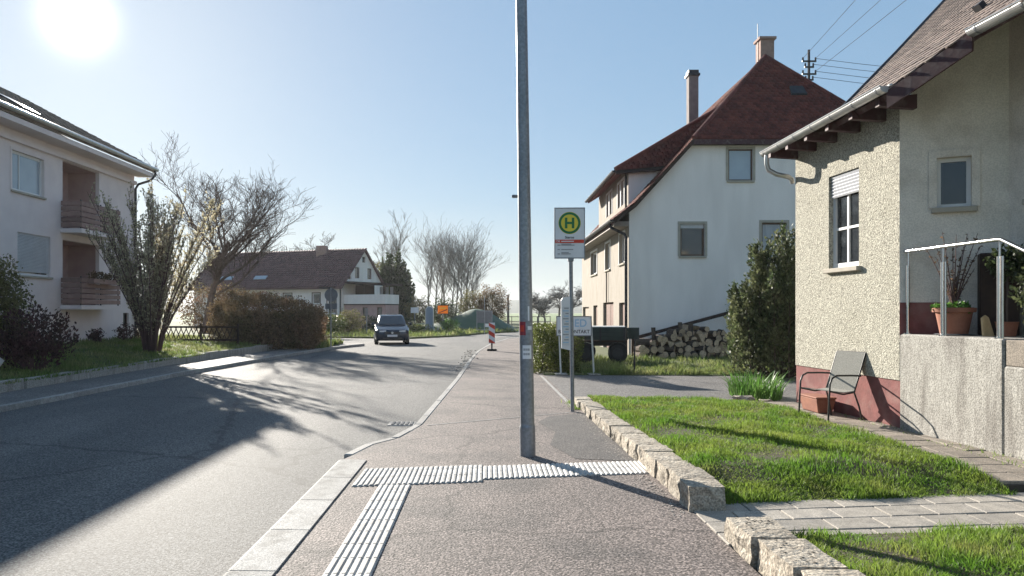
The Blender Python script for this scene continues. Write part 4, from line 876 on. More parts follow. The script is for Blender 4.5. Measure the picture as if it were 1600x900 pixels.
# ------------------------------------------------------------------ firewood under the sloping rail
sr = thing('sloping_rail', (7, 27.6, 0), 'dark sloping timber rail fixed to the white gable above the firewood', 'rail')
mb = MB(); F5 = Fr((0, 27.55, 0), (1, 0, 0), (0, -1, 0)); mb.fprism(F5, [(5.2, .58), (9.1, 1.62), (9.1, 1.74), (5.2, .69)], -.06, .06); mb.build('rail', 'dark_wood', sr)
for x, z in ((5.2, .64), (9.05, 1.65)): MB().box(x-.05, x+.05, 27.5, 27.6, -.02, z).build('post', 'dark_wood', sr)
mb = MB(); mb.fprism(F5, [(8.75, 1.74), (9.5, 2.0), (9.5, 2.12), (8.75, 1.86)], -.1, .45); mb.build('roof_board', 'dark_wood', sr)
def log_mesh(r, L_, kind):
    mb = MB(); n = 12; ph = random.random()*6
    if kind == 'round': sec = [(r*(1+.07*math.sin(2*t+ph))*math.cos(t), r*(1+.06*math.cos(3*t+ph))*math.sin(t)) for t in [2*math.pi*k/n for k in range(n)]]
    elif kind == 'split': sec = [(r*1.2*math.cos(t), r*1.2*math.sin(t)-.3*r) for t in [math.pi*k/7 for k in range(8)]]
    else: sec = [(0, -r)]+[(r*1.5*math.sin(t), r*1.5*math.cos(t)-.6*r) for t in [-.6+1.2*k/5 for k in range(6)]]
    n = len(sec); j = [random.uniform(.92, 1.06) for _ in range(4)]
    R_ = [[(x*j[k], -L_/2+L_*k/3, z*j[k]) for x, z in sec] for k in range(4)]
    for k in range(3):
        for q in range(n): a, b = q, (q+1) % n; mb.face([R_[k][a], R_[k][b], R_[k+1][b], R_[k+1][a]], 0 if kind == 'round' or q < n-1 else 1)
    mb.face(R_[0], 1); mb.face(R_[3][::-1], 1)
    return mb.mesh('log', ['log_bark', 'log_end'])
logs = {k: [log_mesh(.125, .5, k) for _ in range(5)] for k in ('round', 'split', 'wedge')}
LAB = {'round': ('round sawn log with pale cut end in the firewood heap', 'round logs in the firewood heap'), 'split': ('half-split log lying in the firewood heap by the gable', 'half-split logs in the firewood heap'), 'wedge': ('wedge-split piece of wood in the firewood heap by the gable', 'wedge-split pieces in the firewood heap')}
def put_log(x, y, z, r, kind, rot):
    o = place('log', random.choice(logs[kind]), (x, y, z), rot=rot, sc=(r/.125,)*1+(1, r/.125)); tag(o, LAB[kind][0], 'log', LAB[kind][1])
rows = [(.0, 5.05, 8.6), (.19, 5.1, 8.55), (.38, 5.2, 8.5), (.57, 5.7, 8.35), (.75, 6.2, 8.1), (.9, 6.7, 7.6)]
for j, (z, x0, x1) in enumerate(rows):
    x = x0+random.uniform(0, .1)
    while x < x1:
        r = random.uniform(.09, .145); kind = random.choices(('round', 'split', 'wedge'), (.8 if x < 7 else .6, .18, .16))[0]
        lie = random.random() < (.06 if x < 7 else .2)
        hcap = .55+(x-5.0)*.42
        if z+r < min(hcap+.05, 1.1)+random.uniform(-.05, .1):
            ya = random.gauss(0, .18)+(math.pi/2*random.uniform(.7, 1) if lie else 0)
            put_log(x+r, 26.35+random.uniform(-.12, .1)+.08*j, z+r+random.uniform(-.015, .02), r, kind, (random.gauss(0, .08), random.uniform(0, 6.28), ya))
            if x < 8.2 and z < .6: put_log(x+r+.05, 26.95+random.uniform(-.05, .05), z+r+.02, r*1.05, 'round', (random.gauss(0, .05), random.uniform(0, 6.28), random.gauss(0, .1)))
        x += 2*r*(1.02 if not lie else 1.5)
for x, z in ((5.7, .8), (6.62, .98), (7.0, .95)): put_log(x, 26.5, z, .1, 'wedge', (1.45, 0, random.uniform(-.3, .3)))
# wire fence posts beside the driveway
for k, (x, h, lab) in enumerate(((3.72, .95, 'thin dark fence stake by the driveway, left of the firewood'), (6.25, .85, 'thin dark fence stake by the driveway, beside the laurel'))):
    mb = MB(); mb.tube([(x, 19.5, 0), (x+.02, 19.5, h)], .02, 6); mb.tube([(x-.05, 19.5, .02), (x+.05, 19.5, .02)], .012, 4); mb.tube([(x, 19.5, h-.1), (x-.0, 19.46, h-.08)], .008, 4); tag(mb.build('fence_stake', 'dark_metal', fix=False), lab, 'stake')

# ------------------------------------------------------------------ green farm trailer
tl = thing('farm_trailer', (3.6, 23.6, 0), 'old dark green farm trailer parked between hedge and white house', 'trailer')
FTt = Fr((2.75, 23.9, 0), (1, -.16, 0), (-.16, -1, 0))
for k in range(3): MB().fbox(FTt, 0, 1.5, .72+.13*k, .843+.13*k, -.03, .0).build('side_board', 'trailer_green', tl, bevel=.006)
for k in range(3): MB().fbox(FTt, 1.55, 1.59, .72+.13*k, .843+.13*k, -1.5, -.05).build('tail_board', 'trailer_green', tl, bevel=.006)
for k in range(3): MB().fbox(FTt, 0, 1.5, .72+.13*k, .843+.13*k, -1.55, -1.52).build('side_board', 'trailer_green', tl, bevel=.006)
MB().fbox(FTt, -.02, 1.56, .66, .715, -1.55, .0).build('bed', 'dark_wood', tl)
MB().fbox(FTt, .0, 1.5, 1.112, 1.14, -1.5, -.1).build('load_cover', 'white_paint', tl)
for a in (.02, .75, 1.48): MB().fbox(FTt, a-.025, a+.025, .66, 1.12, .002, .03).build('stake', 'dark_metal', tl)
MB().fbox(FTt, 1.60, 1.95, .74, 1.10, -.6, -.56).build('dropped_board', 'trailer_green', tl, bevel=.006)
for c in (-.3, -1.2): MB().fbox(FTt, .05, 1.5, .53, .655, c-.04, c+.04).build('chassis_beam', 'dark_metal', tl)
mb = MB(); mb.tube([FTt.p(.05, .55, -.75), FTt.p(-.9, .45, -.75)], .04, 6); mb.build('drawbar', 'dark_metal', tl)
def wheel(parent, c, ax, r, wd, rim='cream_paint'):
    c, ax = Vector(c), Vector(ax).normalized(); mb = MB(); mb.tube([c-ax*wd/2, c-ax*wd*.36, c+ax*wd*.36, c+ax*wd/2], [r*.9, r, r, r*.9], 20); wh = mb.build('wheel', 'rubber', parent, smooth=True)
    mb = MB(); mb.tube([c-ax*(wd/2+.012), c+ax*(wd/2+.012)], [r*.58, r*.58], 14); rm_ = mb.build('rim', rim, wh, smooth=True)
    return wh
for a, c in ((.28, -.12), (.28, -1.42), (1.28, -.12), (1.28, -1.42)):
    wheel(tl, FTt.p(a, .31, c), FTt.n, .30, .2, 'dark_metal')
    mb = MB(); pts = [FTt.p(a+.34*math.cos(t), .31+.34*math.sin(t), c) for t in [math.pi*k/6 for k in range(1, 6)]]
    for p, q in zip(pts, pts[1:]): mb.hexa([p-FTt.n*.1, q-FTt.n*.1, q+FTt.n*.1, p+FTt.n*.1, p-FTt.n*.1+Vector((0, 0, .012)), q-FTt.n*.1+Vector((0, 0, .012)), q+FTt.n*.1+Vector((0, 0, .012)), p+FTt.n*.1+Vector((0, 0, .012))])
    mb.build('mudguard', 'cream_paint' if a < 1 else 'dark_metal', tl)
# banner on two posts
bn = thing('banner', (2.25, 19.6, 0), 'white company banner with blue lettering on two leaning posts', 'banner')
FB = Fr((1.76, 19.5, 1.0), (1, 0, 0), (0, -1, 0))
mb = MB(); mb.fbox(FB, 0, .86, 0, .47, -.02, 0); pnl = mb.build('panel', 'sign_white', bn)
mb = MB(); mb.fbox(FB, -.02, .88, .47, .49, -.03, .01).fbox(FB, -.02, 0, 0, .47, -.03, .01).fbox(FB, .86, .88, 0, .47, -.03, .01).fbox(FB, -.02, .88, -.02, 0, -.03, .01); mb.build('frame', 'sign_back', pnl)
for x0, x1 in ((1.80, 1.86), (2.62, 2.70)): mb = MB(); mb.tube([(x0, 19.53, 1.45), (x1, 19.5, -.02)], .022, 8); mb.build('post', 'white_paint', bn); MB().box(x1-.15, x1+.15, 19.3, 19.7, .005, .035).build('foot', 'concrete', bn, bevel=.01)
put_text(pnl, FB, 'FRIED', .43, .30, .27, 'print_blue', .004, .95); put_text(pnl, FB, 'BAUKONTAKT', .43, .09, .125, 'print_black', .004, .95)

# ================================================================== hedges and shrubs
def box_pts(n, x0, x1, y0, y1, z0, z1, shell=.16):
    P = rng.random((n, 3)); ax = rng.integers(0, 5, n); d = shell*rng.random(n)**1.3
    L_ = np.array([x1-x0, y1-y0, z1-z0]); Q = np.array([x0, y0, z0])+P*L_
    for k, (a, side) in enumerate(((0, 0), (0, 1), (1, 0), (1, 1), (2, 1))):
        m_ = ax == k; lo, hi = (x0, y0, z0)[a], (x1, y1, z1)[a]; Q[m_, a] = lo+d[m_] if side == 0 else hi-d[m_]
    w_ = .06*np.sin(Q[:, 2]*5+Q[:, 1]*3)+.05*np.sin(Q[:, 0]*6+Q[:, 1]*4.3); return Q+np.column_stack([w_, w_*.7, w_*.6])*np.array([1, 1, 1])
def hedge(name, loc, label, b, n, size, m, core='dark_wood', shell=.16, rnd=0., pts=None):
    t = thing(name, loc, label, 'hedge'); P = box_pts(n, *b, shell=shell) if pts is None else pts
    V, F_ = leaf_quads(P, size, .25); npmesh('foliage', V, F_, m, t)['kind'] = 'stuff'
    mb = MB()
    for k in range(int(40)):
        x, y = random.uniform(b[0]+.15, b[1]-.15), random.uniform(b[2]+.15, b[3]-.15); mb.tube([(x, y, b[4]-.1), (x+random.gauss(0, .12), y+random.gauss(0, .12), b[4]+(b[5]-b[4])*.5), (x+random.gauss(0, .3), y+random.gauss(0, .3), b[5]-.2)], [.03, .018, .006], 4)
    mb.build('branches', 'bark', t, fix=False)['kind'] = 'stuff'
    V, F_ = leaf_quads(np.column_stack([rng.uniform(b[0]+.1, b[1]-.1, n//4), rng.uniform(b[2]+.1, b[3]-.1, n//4), rng.uniform(b[4], b[5]-.1, n//4)]), size*1.9, .2); npmesh('inner_foliage', V, F_, m, t)['kind'] = 'stuff'
    return t
hedge('clipped_hedge', (1.9, 21.8, 0), 'clipped green hedge along the pavement behind the banner', (1.22, 2.45, 19.9, 24.6, .0, 1.2), 22000, .05, 'leaf_hedge')
# tall laurel beside the near house, built of upright shoots
def shoots(n, base, rx, ry, h, per, size, up=1.6, leanout=.5, hmin=.35):
    P, D, mb = [], [], MB()
    for k in range(n):
        a = random.random()*6.283; q = math.sqrt(random.random()); bx, by = base[0]+rx*q*math.cos(a), base[1]+ry*q*math.sin(a)
        hh = h*random.uniform(hmin, 1)*(1-.45*q**2.); tx, ty = bx+rx*leanout*q*math.cos(a), by+ry*leanout*q*math.sin(a)
        z0 = base[2]+hh*random.uniform(0, .45); pts = [Vector((bx, by, z0)), Vector((bx*.6+tx*.4, by*.6+ty*.4, base[2]+hh*.7)), Vector((tx, ty, base[2]+hh))]
        if k % 4 == 0: mb.tube([(base[0]+(bx-base[0])*.3, base[1]+(by-base[1])*.3, base[2])]+pts, [.03, .02, .012, .004], 5)
        for i in range(per):
            t = random.random()**.8; p = pts[0].lerp(pts[1], t*2) if t < .5 else pts[1].lerp(pts[2], t*2-1); r_ = .16*(1.15-t)
            P.append(p+Vector((random.gauss(0, r_), random.gauss(0, r_), random.gauss(0, .05)))); D.append((math.cos(a)*.4, math.sin(a)*.4, up*.5))
    return np.array(P), np.array(D), mb
P, D, mb = shoots(150, (7.2, 18.9, 0), 1.0, .95, 3.85, 330, .1, leanout=.2)
leafy('laurel_bush', (7.15, 18.9, 0), 'tall dark evergreen laurel beside the cream house', 'shrub', P, .085, 'leaf_laurel', 0, mb, dirs=D)
n = 420; a = rng.random(n)*2*np.pi; rr = np.sqrt(rng.random(n)); ix, iy = 5.02+.42*rr*np.cos(a), 14.4+.75*rr*np.sin(a); V, F_ = [], []
for x, y in zip(ix, iy):
    h = random.uniform(.18, .62); la = math.atan2(y-14.4, x-5.02)+random.gauss(0, .6); ln = random.uniform(.05, .45)*h*1.8; s_ = .013; c, d = math.cos(la), math.sin(la); i = len(V)
    for t in (0, .5, .85, 1): 
        wd = s_*(1-.9*t**3); p = (x+c*ln*t*t, y+d*ln*t*t, h*t*(1-.18*t)); V += [(p[0]-d*wd, p[1]+c*wd, p[2]), (p[0]+d*wd, p[1]-c*wd, p[2])]
    for t in range(3): F_.append((i+2*t, i+2*t+1, i+2*t+3, i+2*t+2))
t = thing('iris_clump', (5.02, 14.4, 0), 'clump of bright sword-shaped leaves at the corner of the cream house', 'plant'); npmesh('leaves', np.array(V), np.array(F_), 'leaf_iris', t)['kind'] = 'stuff'
me = rough_block(4.3, 4.62, 13.3, 13.55, -.02, .12, .03); tag(link('field_stone', me), 'loose weathered stone lying at the corner of the front lawn', 'stone')
me = rough_block(4.7, 4.9, 13.2, 13.38, -.02, .08, .02); tag(link('field_stone', me), 'small loose stone between the front lawn and the iris clump', 'stone')

# ================================================================== apartment block on the left
ab = thing('apartment_block', (-18, 20, .3), 'pale apartment block with wooden balconies in the shade at left', 'apartment block')
AX, AY1 = -15., 32.6
FAp = Fr((AX, 0, 0), (0, 1, 0), (1, 0, 0))
ah = [(24.2, 25.95, 5.45, 6.72), (24.5, 26.35, 2.78, 4.15), (27.1, 29.65, 4.55, 6.95), (27.1, 29.65, 1.85, 4.15), (31.6, 32.1, .95, 1.55), (18.5, 20.3, 5.45, 6.72), (18.5, 20.3, 2.78, 4.15)]
wall(FAp, [(6, 7.55), (AY1, 7.55)], ah, depth=.14, base=.2).build('front_wall', 'apart_render', ab)
for k in (0, 5): window(ab, FAp, *ah[k], pane='sky_tinted_glass', mv=(.3,), fw=.08, recess=.08, frame='frame_white', surround='apart_render', sill='surround')
for k in (1, 6): window(ab, FAp, *ah[k], pane='glass', fw=.07, recess=.08, frame='frame_white', sill='surround', shutter=1.25)
window(ab, FAp, *ah[4], fw=.06, recess=.08, frame='frame_brown', pane='glass', sill=None)
mb = MB(); mb.box(-26, AX-.15, AY1-.2, AY1, .2, 7.5); mb.build('end_wall', 'apart_render', ab)
FAe = Fr((0, AY1+.002, 0), (1, 0, 0), (0, 1, 0)); mb = MB(); mb.fprism(FAe, [(-26, 7.5), (AX, 7.5), (-20.5, 10.4)], -.2, -.004); mb.build('end_gable', 'apart_render', ab)
mb = MB(); mb.box(-26, AX-.15, 6, 6.2, .2, 7.5).box(-26.2, -26, 6, AY1, .2, 7.5); mb.build('back_wall', 'apart_render', ab)
for z0, z1 in ((4.4, 7.0), (1.7, 4.2)):                          # the loggia niches behind the balconies
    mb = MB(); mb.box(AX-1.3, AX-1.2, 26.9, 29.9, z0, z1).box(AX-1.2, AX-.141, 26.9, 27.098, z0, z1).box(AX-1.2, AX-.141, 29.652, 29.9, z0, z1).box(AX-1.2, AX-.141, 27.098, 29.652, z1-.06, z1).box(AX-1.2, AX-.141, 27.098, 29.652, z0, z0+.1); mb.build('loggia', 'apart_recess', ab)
    mb = MB(); mb.box(AX-1.19, AX-1.14, 27.35, 28.35, z0+.12, z0+2.0); d_ = mb.build('balcony_door', 'frame_brown', ab); MB().box(AX-1.139, AX-1.135, 27.45, 28.25, z0+.3, z0+1.9).build('pane', 'glass', d_)
for z in (4.5, 1.8):
    mb = MB(); mb.box(AX+.002, AX+.75, 26.95, 29.85, z-.12, z+.03); sl_ = mb.build('balcony', 'apart_render', ab)
    for k in range(5): MB().box(AX+.70, AX+.74, 26.97, 29.83, z+.08+k*.19, z+.235+k*.19).build('slat', 'balcony_wood', sl_, bevel=.005)
    for k in range(5):
        for y in (26.97, 29.79): MB().box(AX+.01, AX+.695, y, y+.04, z+.08+k*.19, z+.235+k*.19).build('slat', 'balcony_wood', sl_, bevel=.005)
    for y in (27.02, 28.4, 29.74): MB().box(AX+.66, AX+.695, y, y+.05, z+.03, z+1.05).build('post', 'dark_metal', sl_)
bx_ = MB(); bx_.box(AX+.745, AX+.95, 27.4, 29.4, 2.62, 2.78); fb_ = thing('flower_box', (AX+.85, 28.4, 2.6), 'wilted flower box hung on the lower balcony rail', 'planter'); bx_.build('box', 'balcony_wood', fb_)
P = np.column_stack([rng.uniform(AX+.72, AX+.98, 500), rng.uniform(27.4, 29.4, 500), rng.uniform(2.75, 3.0, 500)]); V, F_ = leaf_quads(P, .09, .5); npmesh('foliage', V, F_, 'leaf_brown', fb_)['kind'] = 'stuff'
tP = math.tan(R(28)); rx0, rz0 = -14.3, 7.72
vR = Vector((-1, 0, tP)); FRa = Fr((rx0, 5.6, rz0), (0, 1, 0), Vector((tP, 0, 1)), vR); lr = (20.5-14.3)*math.sqrt(1+tP*tP)
mb = MB(); mb.fprism(FRa, [(0, 0), (27.5, 0), (27.5, lr), (0, lr)], -.16, 0); ar = mb.build('roof', 'roof_grey', ab)
tile_sheet('roof_tiles', FRa, [(0, 0), (27.5, 0), (27.5, lr), (0, lr)], .3, .33, .025, 'roof_grey', ar)
vR2 = Vector((1, 0, tP)); FRb = Fr((-26.7, 5.6, rz0), (0, 1, 0), Vector((-tP, 0, 1)), vR2); mb = MB(); mb.fprism(FRb, [(0, 0), (27.5, 0), (27.5, lr-.02), (0, lr-.02)], -.16, 0); mb.build('roof', 'roof_grey', ab)
for a_ in (16.6, 19.6):
    mb = MB(); mb.fbox(FRa, a_, a_+1.0, 1.1, 2.3, .03, .1); w_ = mb.build('skylight', 'dark_metal', ar); MB().fbox(FRa, a_+.08, a_+.92, 1.2, 2.2, .101, .107).build('pane', 'sky_tinted_glass', w_)
mb = MB(); mb.box(AX+.002, rx0-.02, 6, AY1+.3, 7.35, 7.52); mb.build('soffit', 'apart_render', ab)
mb = MB(); mb.box(AX+.002, AX+.12, 6, AY1, 6.98, 7.12); mb.build('cornice', 'apart_render', ab)
a_ = Vector((-14.22, 5.6, 7.74)); mb = MB(); mb.tube([(-14.24, 5.6, 7.70), (-14.24, 33.1, 7.70)], .075, 10); mb.build('gutter', 'zinc', ab, smooth=True)
mb = MB(); mb.tube([(-14.24, 32.9, 7.66), (-14.24, 32.9, 7.45), (-14.4, 32.8, 7.2), (-14.8, 32.55, 7.0), (-14.9, 32.5, 6.8), (-14.9, 32.5, .3)], .05, 8); mb.build('downpipe', 'dark_metal', ab, smooth=True)

# ================================================================== trees
random.seed(23); rng = np.random.default_rng(23)
def grow(tw, tr_, p, d, L_, r, lev, maxlev, spread, up, nch, tips, minr=.006):
    n = 5 if lev < 2 else 4; pts, rad = [p.copy()], [r]; q = p.copy()
    for k in range(n):
        jt = .10+.05*lev; d = (d+Vector((random.gauss(0, jt), random.gauss(0, jt), random.gauss(0, jt*.6)+up*.09))).normalized(); q = q+d*(L_/n); pts.append(q.copy()); rad.append(max(minr*.7, r*(1-(k+1)/n*(.55 if lev < maxlev else .8))))
    (tr_ if lev == 0 else tw).tube(pts, rad, 7 if lev == 0 else (5 if lev == 1 else 3), cap=lev < 2)
    tips.append(pts[-1]); 
    if lev >= 2: tips.append(pts[-2])
    if lev == maxlev: return
    for k in range(nch[lev]):
        t = random.uniform(.3 if lev else .35, 1); i = min(n-1, int(t*n)); b = pts[i].lerp(pts[i+1], t*n-i)
        az = random.random()*6.283; s_ = Vector((math.cos(az), math.sin(az), 0)); dd = (d*(1-spread)+s_*spread+Vector((0, 0, up*.5))).normalized()
        grow(tw, tr_, b, dd, L_*(random.uniform(.5, .8) if lev < 1 else random.uniform(.36, .62)), max(minr, rad[i]*random.uniform(.4, .62)), lev+1, maxlev, spread, up, nch, tips, minr)
def bare_tree(name, loc, label, h, r, nch=(7, 6, 5, 3), spread=.55, up=.3, m='bark', group=None, lean=(0, 0), minr=.008, leaf=None, lsize=.08, trunks=1, L0=.5, mt='twig_red'):
    t = thing(name, loc, label, 'tree', group); tw, tr_, tips = MB(), MB(), []
    for k in range(trunks):
        a = random.random()*6.28; o = Vector((math.cos(a), math.sin(a), 0))*(.25*r*6 if trunks > 1 else 0)
        d0 = Vector((lean[0]+(o.x*.8 if trunks > 1 else 0), lean[1]+(o.y*.8 if trunks > 1 else 0), 1)).normalized()
        grow(tw, tr_, Vector(loc)+o-Vector((0, 0, .1)), d0, h*L0, r, 0, len(nch), spread, up, nch, tips, minr)
    tr_.build('trunk', m, t, fix=False, smooth=True); tw.build('crown', mt, t, fix=False)
    if leaf: V, F_ = leaf_quads(np.array([tuple(p) for p in tips])+rng.normal(size=(len(tips), 3))*.03, lsize, .4); npmesh('young_leaves', V, F_, leaf, t)['kind'] = 'stuff'
    return t
bare_tree('bare_tree', (-16.6, 45, .1), 'large bare tree rising behind the corner of the apartment block', 10.6, .24, nch=(14, 10, 7, 4), spread=.46, up=.34, minr=.010, L0=.56, mt='bark')
# upright budding shrub on the lawn
us = thing('upright_shrub', (-11.2, 25.6, .3), 'tall upright multi-stemmed shrub with opening buds on the left lawn', 'shrub'); st, tw, tips = MB(), MB(), []
for k in range(52):
    a = random.random()*6.283; q = random.random()**.55; h = random.uniform(3.6, 5.9)*(1-.15*q); ox, oy = .28*q*math.cos(a), .28*q*math.sin(a); sp = 2.25*q
    pts = [Vector((-11.2+ox+sp*math.cos(a)*t**1.5, 25.6+oy+sp*math.sin(a)*t**1.5, .2+h*t)) for t in (0, .2, .4, .6, .8, 1)]
    st.tube(pts, [.034, .029, .023, .017, .011, .005], 5)
    for b in range(30):
        t = random.uniform(.18, .99); i = min(4, int(t*5)); p = pts[i].lerp(pts[i+1], t*5-i); a2 = a+random.gauss(0, 1.4); L_ = random.uniform(.35, 1.1)*(1.1-t*.6)
        q3 = [p, p+Vector((math.cos(a2)*L_*.22, math.sin(a2)*L_*.22, L_*.5)), p+Vector((math.cos(a2)*L_*.32, math.sin(a2)*L_*.32, L_))]
        tw.tube(q3, [.01, .008, .004], 3, cap=False)
        for m_ in range(14): u_ = random.random(); r_ = q3[0].lerp(q3[1], u_*2) if u_ < .5 else q3[1].lerp(q3[2], u_*2-1); tips.append(tuple(r_))
st.build('stems', 'twig_red', us, fix=False); tw.build('twigs', 'twig_red', us, fix=False)['kind'] = 'stuff'
V, F_ = leaf_quads(np.array(tips)+rng.normal(size=(len(tips), 3))*.025, .085, .7); npmesh('buds', V, F_, 'bud_leaf', us)['kind'] = 'stuff'
# bushes along the left lawn
mb = MB(); mb.tube([(-11.9, 18.4, .2), (-11.9, 18.4, 1.8)], .05, 6)
leafy('evergreen_bush', (-11.9, 18.4, .2), 'rounded olive green bush at the left edge of the picture', 'shrub', np.concatenate([blob(14000, (-12.1, 18.4, 1.5), (.95, .9, 1.4), .6)]),   .085, 'leaf_olive', .3, mb)
P, D, mb = shoots(70, (-10.65, 18.0, .25), .5, .5, 1.75, 70, .07, leanout=1.0, hmin=.45); leafy('red_bush', (-10.65, 18.0, .25), 'dark reddish upright bush beside the rounded olive bush', 'shrub', P, .075, 'leaf_red', 0, mb, stem_m='twig_red', dirs=D)
for x, y, m_, r_, lab in ((-14.2, 27.8, 'leaf_red', .28, 'small russet shrub against the wall under the lower balcony'), (-14.1, 29.8, 'leaf_red', .34, 'low red-leaved shrub beside the small cellar window'), (-14.0, 31.0, 'leaf_red', .36, 'low red-leaved shrub at the far wall corner'), (-13.4, 21.8, 'leaf_dark', .5, 'low green bush between the red bush and the wall')):
    mb = MB(); mb.tube([(x, y, .4), (x, y, .8)], .02, 5); leafy('low_shrub', (x, y, .4), lab, 'shrub', blob(500, (x, y, .45+r_*.9), (r_, r_, r_*1.2), .3), .09, m_, .3, mb)
me = rough_block(-11.35, -10.95, 16.9, 17.3, .1, .62, .04); o = link('boulder', me); me.materials.clear(); me.materials.append(MATS['white_paint']); tag(o, 'white painted boulder at the foot of the olive bush', 'boulder')
# low lattice fence, brown hedge
lf = thing('lattice_fence', (-12, 31.5, .3), 'low dark lattice fence between the upright shrub and the brown hedge', 'fence')
FLt = Fr((-13.6, 32.2, .3), (1, -.08, 0), (-.08, -1, 0))
for b in (.08, .62): MB().fbox(FLt, 0, 3.2, b, b+.08, -.03, .0).build('rail', 'dark_wood', lf)
for k in range(14):
    for s_ in (-1, 1):
        a = .1+k*.22; mb = MB(); mb.fprism(FLt, [(a, .1), (a+.04, .1), (a+.04+s_*.25, .66), (a+s_*.25, .66)], .002 if s_ > 0 else .014, .013 if s_ > 0 else .025); mb.build('lath', 'dark_wood', lf)
for a in (0., 1.6, 3.2): MB().fbox(FLt, a-.04, a+.04, -.2, .8, -.09, -.031).build('post', 'dark_wood', lf)
n = 30000; bq = (-11.9, -7.55, 32.6, 35.8, .0, 2.35)
P = box_pts(n, *bq, shell=.35); k_ = (P[:, 0]-bq[0])/(bq[1]-bq[0]); P[:, 2] *= np.clip(1.02-.28*k_**2.5-.25*(k_ < .12)*(1-k_/.12), .4, 1.05)*(1+.05*np.sin(P[:, 0]*5)+.04*np.sin(P[:, 1]*7)); P += rng.normal(size=P.shape)*.05
hedge('brown_hedge', (-9.7, 34, 0), 'big russet brown hedge at the corner of the side road', (-11.7, -7.8, 32.8, 35.6, .0, 1.7), n, .085, 'leaf_brown', pts=P)
# ================================================================== far farmhouse
fh_ = thing('farmhouse', (-20, 76, .5), 'white farmhouse with long purple-brown roof and covered balcony', 'house')
C0 = Vector((-13.24, 70, 0)); gdir = Vector((.36, .93, 0)).normalized(); ldir = Vector((-gdir.y, gdir.x, 0)); gl, ll = 7.6, 17.
FLg = Fr(C0, ldir, -gdir); FGb = Fr(C0, gdir, -ldir)
lh = [(2.4, 3.2, 2.3, 3.3), (.7, 1.6, 1.4, 3.4), (5.5, 6.4, 2.3, 3.3), (9, 9.9, 2.3, 3.3)]
wall(FLg, [(0, 4.2), (ll, 4.2)], lh, base=0).build('long_wall', 'white_render', fh_)
for h in lh: window(fh_, FLg, *h, fw=.08, recess=.08, frame='frame_white', sill='surround', surround='frame_brown')
gbh = [(2.2, 3.0, 4.75, 5.8), (4.5, 5.3, 4.75, 5.8), (3.5, 4.1, 6.3, 6.85), (1.0, 1.5, 4.6, 4.95)]
wall(FGb, [(0, 4.2), (gl/2, 7.55), (gl, 4.2)], gbh, base=0).build('gable_wall', 'white_render', fh_)
for h in gbh: window(fh_, FGb, *h, fw=.07, recess=.08, frame='frame_brown', sill=None)
def fr_slope(side):
    mb = MB(); e0 = C0+gdir*(-.5 if side == 0 else gl+.5); rr_ = C0+gdir*gl/2; z0, z1 = 3.85, 7.68; a, b = -ldir*.25, ldir*(ll+.4)
    q = [e0+a+Vector((0, 0, z0)), e0+b+Vector((0, 0, z0)), rr_+b+Vector((0, 0, z1)), rr_+a+Vector((0, 0, z1))]
    mb.hexa([p-Vector((0, 0, .18)) for p in q]+q); o = mb.build('roof', 'roof_brown', fh_)
    if side == 0:
        v_ = q[3]-q[0]; F_ = Fr(q[0], ldir, -(v_.cross(ldir)) if (v_.cross(ldir)).z < 0 else v_.cross(ldir), v_); tile_sheet('roof_tiles', F_, [(0, 0), ((q[1]-q[0]).length, 0), ((q[1]-q[0]).length, v_.length), (0, v_.length)], .3, .33, .03, 'roof_brown', o)
        for a_ in (9., 13.): mb = MB(); mb.fbox(F_, a_, a_+1.4, 1.2, 1.7, .05, .12); mb.build('skylight', 'sky_tinted_glass', o)
    return o
fr_slope(0); fr_slope(1)
cp = C0+gdir*3.4+ldir*4.4; mb = MB(); mb.box(cp.x-.5, cp.x+.5, cp.y-.4, cp.y+.4, 6, 8.0); mb.build('chimney', 'chimney', fh_, bevel=.02)
mb = MB(); mb.tube([FLg.p(.15, 4.0, .12), FLg.p(.15, 0, .12)], .06, 6); mb.build('downpipe', 'dark_metal', fh_)
# its balcony annex
FBl = Fr(C0+gdir*.3-ldir*.02, -ldir, -gdir)
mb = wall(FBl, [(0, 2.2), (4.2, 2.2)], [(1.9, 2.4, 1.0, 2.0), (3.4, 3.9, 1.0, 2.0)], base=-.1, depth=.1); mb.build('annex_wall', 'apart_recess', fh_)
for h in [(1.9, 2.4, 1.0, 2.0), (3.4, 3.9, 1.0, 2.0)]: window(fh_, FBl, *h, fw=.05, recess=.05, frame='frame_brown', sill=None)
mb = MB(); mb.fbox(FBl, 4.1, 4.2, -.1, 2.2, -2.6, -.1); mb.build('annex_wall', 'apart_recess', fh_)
mb = MB(); mb.fbox(FBl, 0, 4.2, 2.2, 2.35, -2.6, .1); bal = mb.build('balcony', 'dark_wood', fh_)
mb = MB(); mb.fbox(FBl, 0, 4.2, 2.3, 3.15, .101, .14); mb.build('balustrade', 'white_render', bal); mb = MB(); mb.fbox(FBl, 4.201, 4.24, 2.3, 3.15, -2.6, .14); mb.build('balustrade', 'white_render', bal)
mb = MB(); mb.hexa([FBl.p(0, 4.15, -2.8), FBl.p(4.5, 3.95, -2.8), FBl.p(4.5, 3.95, .3), FBl.p(0, 4.15, .3), FBl.p(0, 4.4, -2.8), FBl.p(4.5, 4.15, -2.8), FBl.p(4.5, 4.15, .3), FBl.p(0, 4.4, .3)]); mb.build('canopy', 'dark_wood', fh_)
for a in (2.2, 4.1): MB().fbox(FBl, a-.06, a+.06, 2.36, 4.1, -.02, .09).build('post', 'dark_wood', bal)
mb = MB(); mb.fbox(FBl, .02, 2.0, 2.36, 4.1, -2.0, -1.9); mb.build('screen', 'dark_wood', bal)
for a in (2.3, 2.9, 3.4): MB().fbox(FBl, a, a+.3, 2.5, 3.9, -2.5, -2.45).build('curtain', 'curtain', bal)
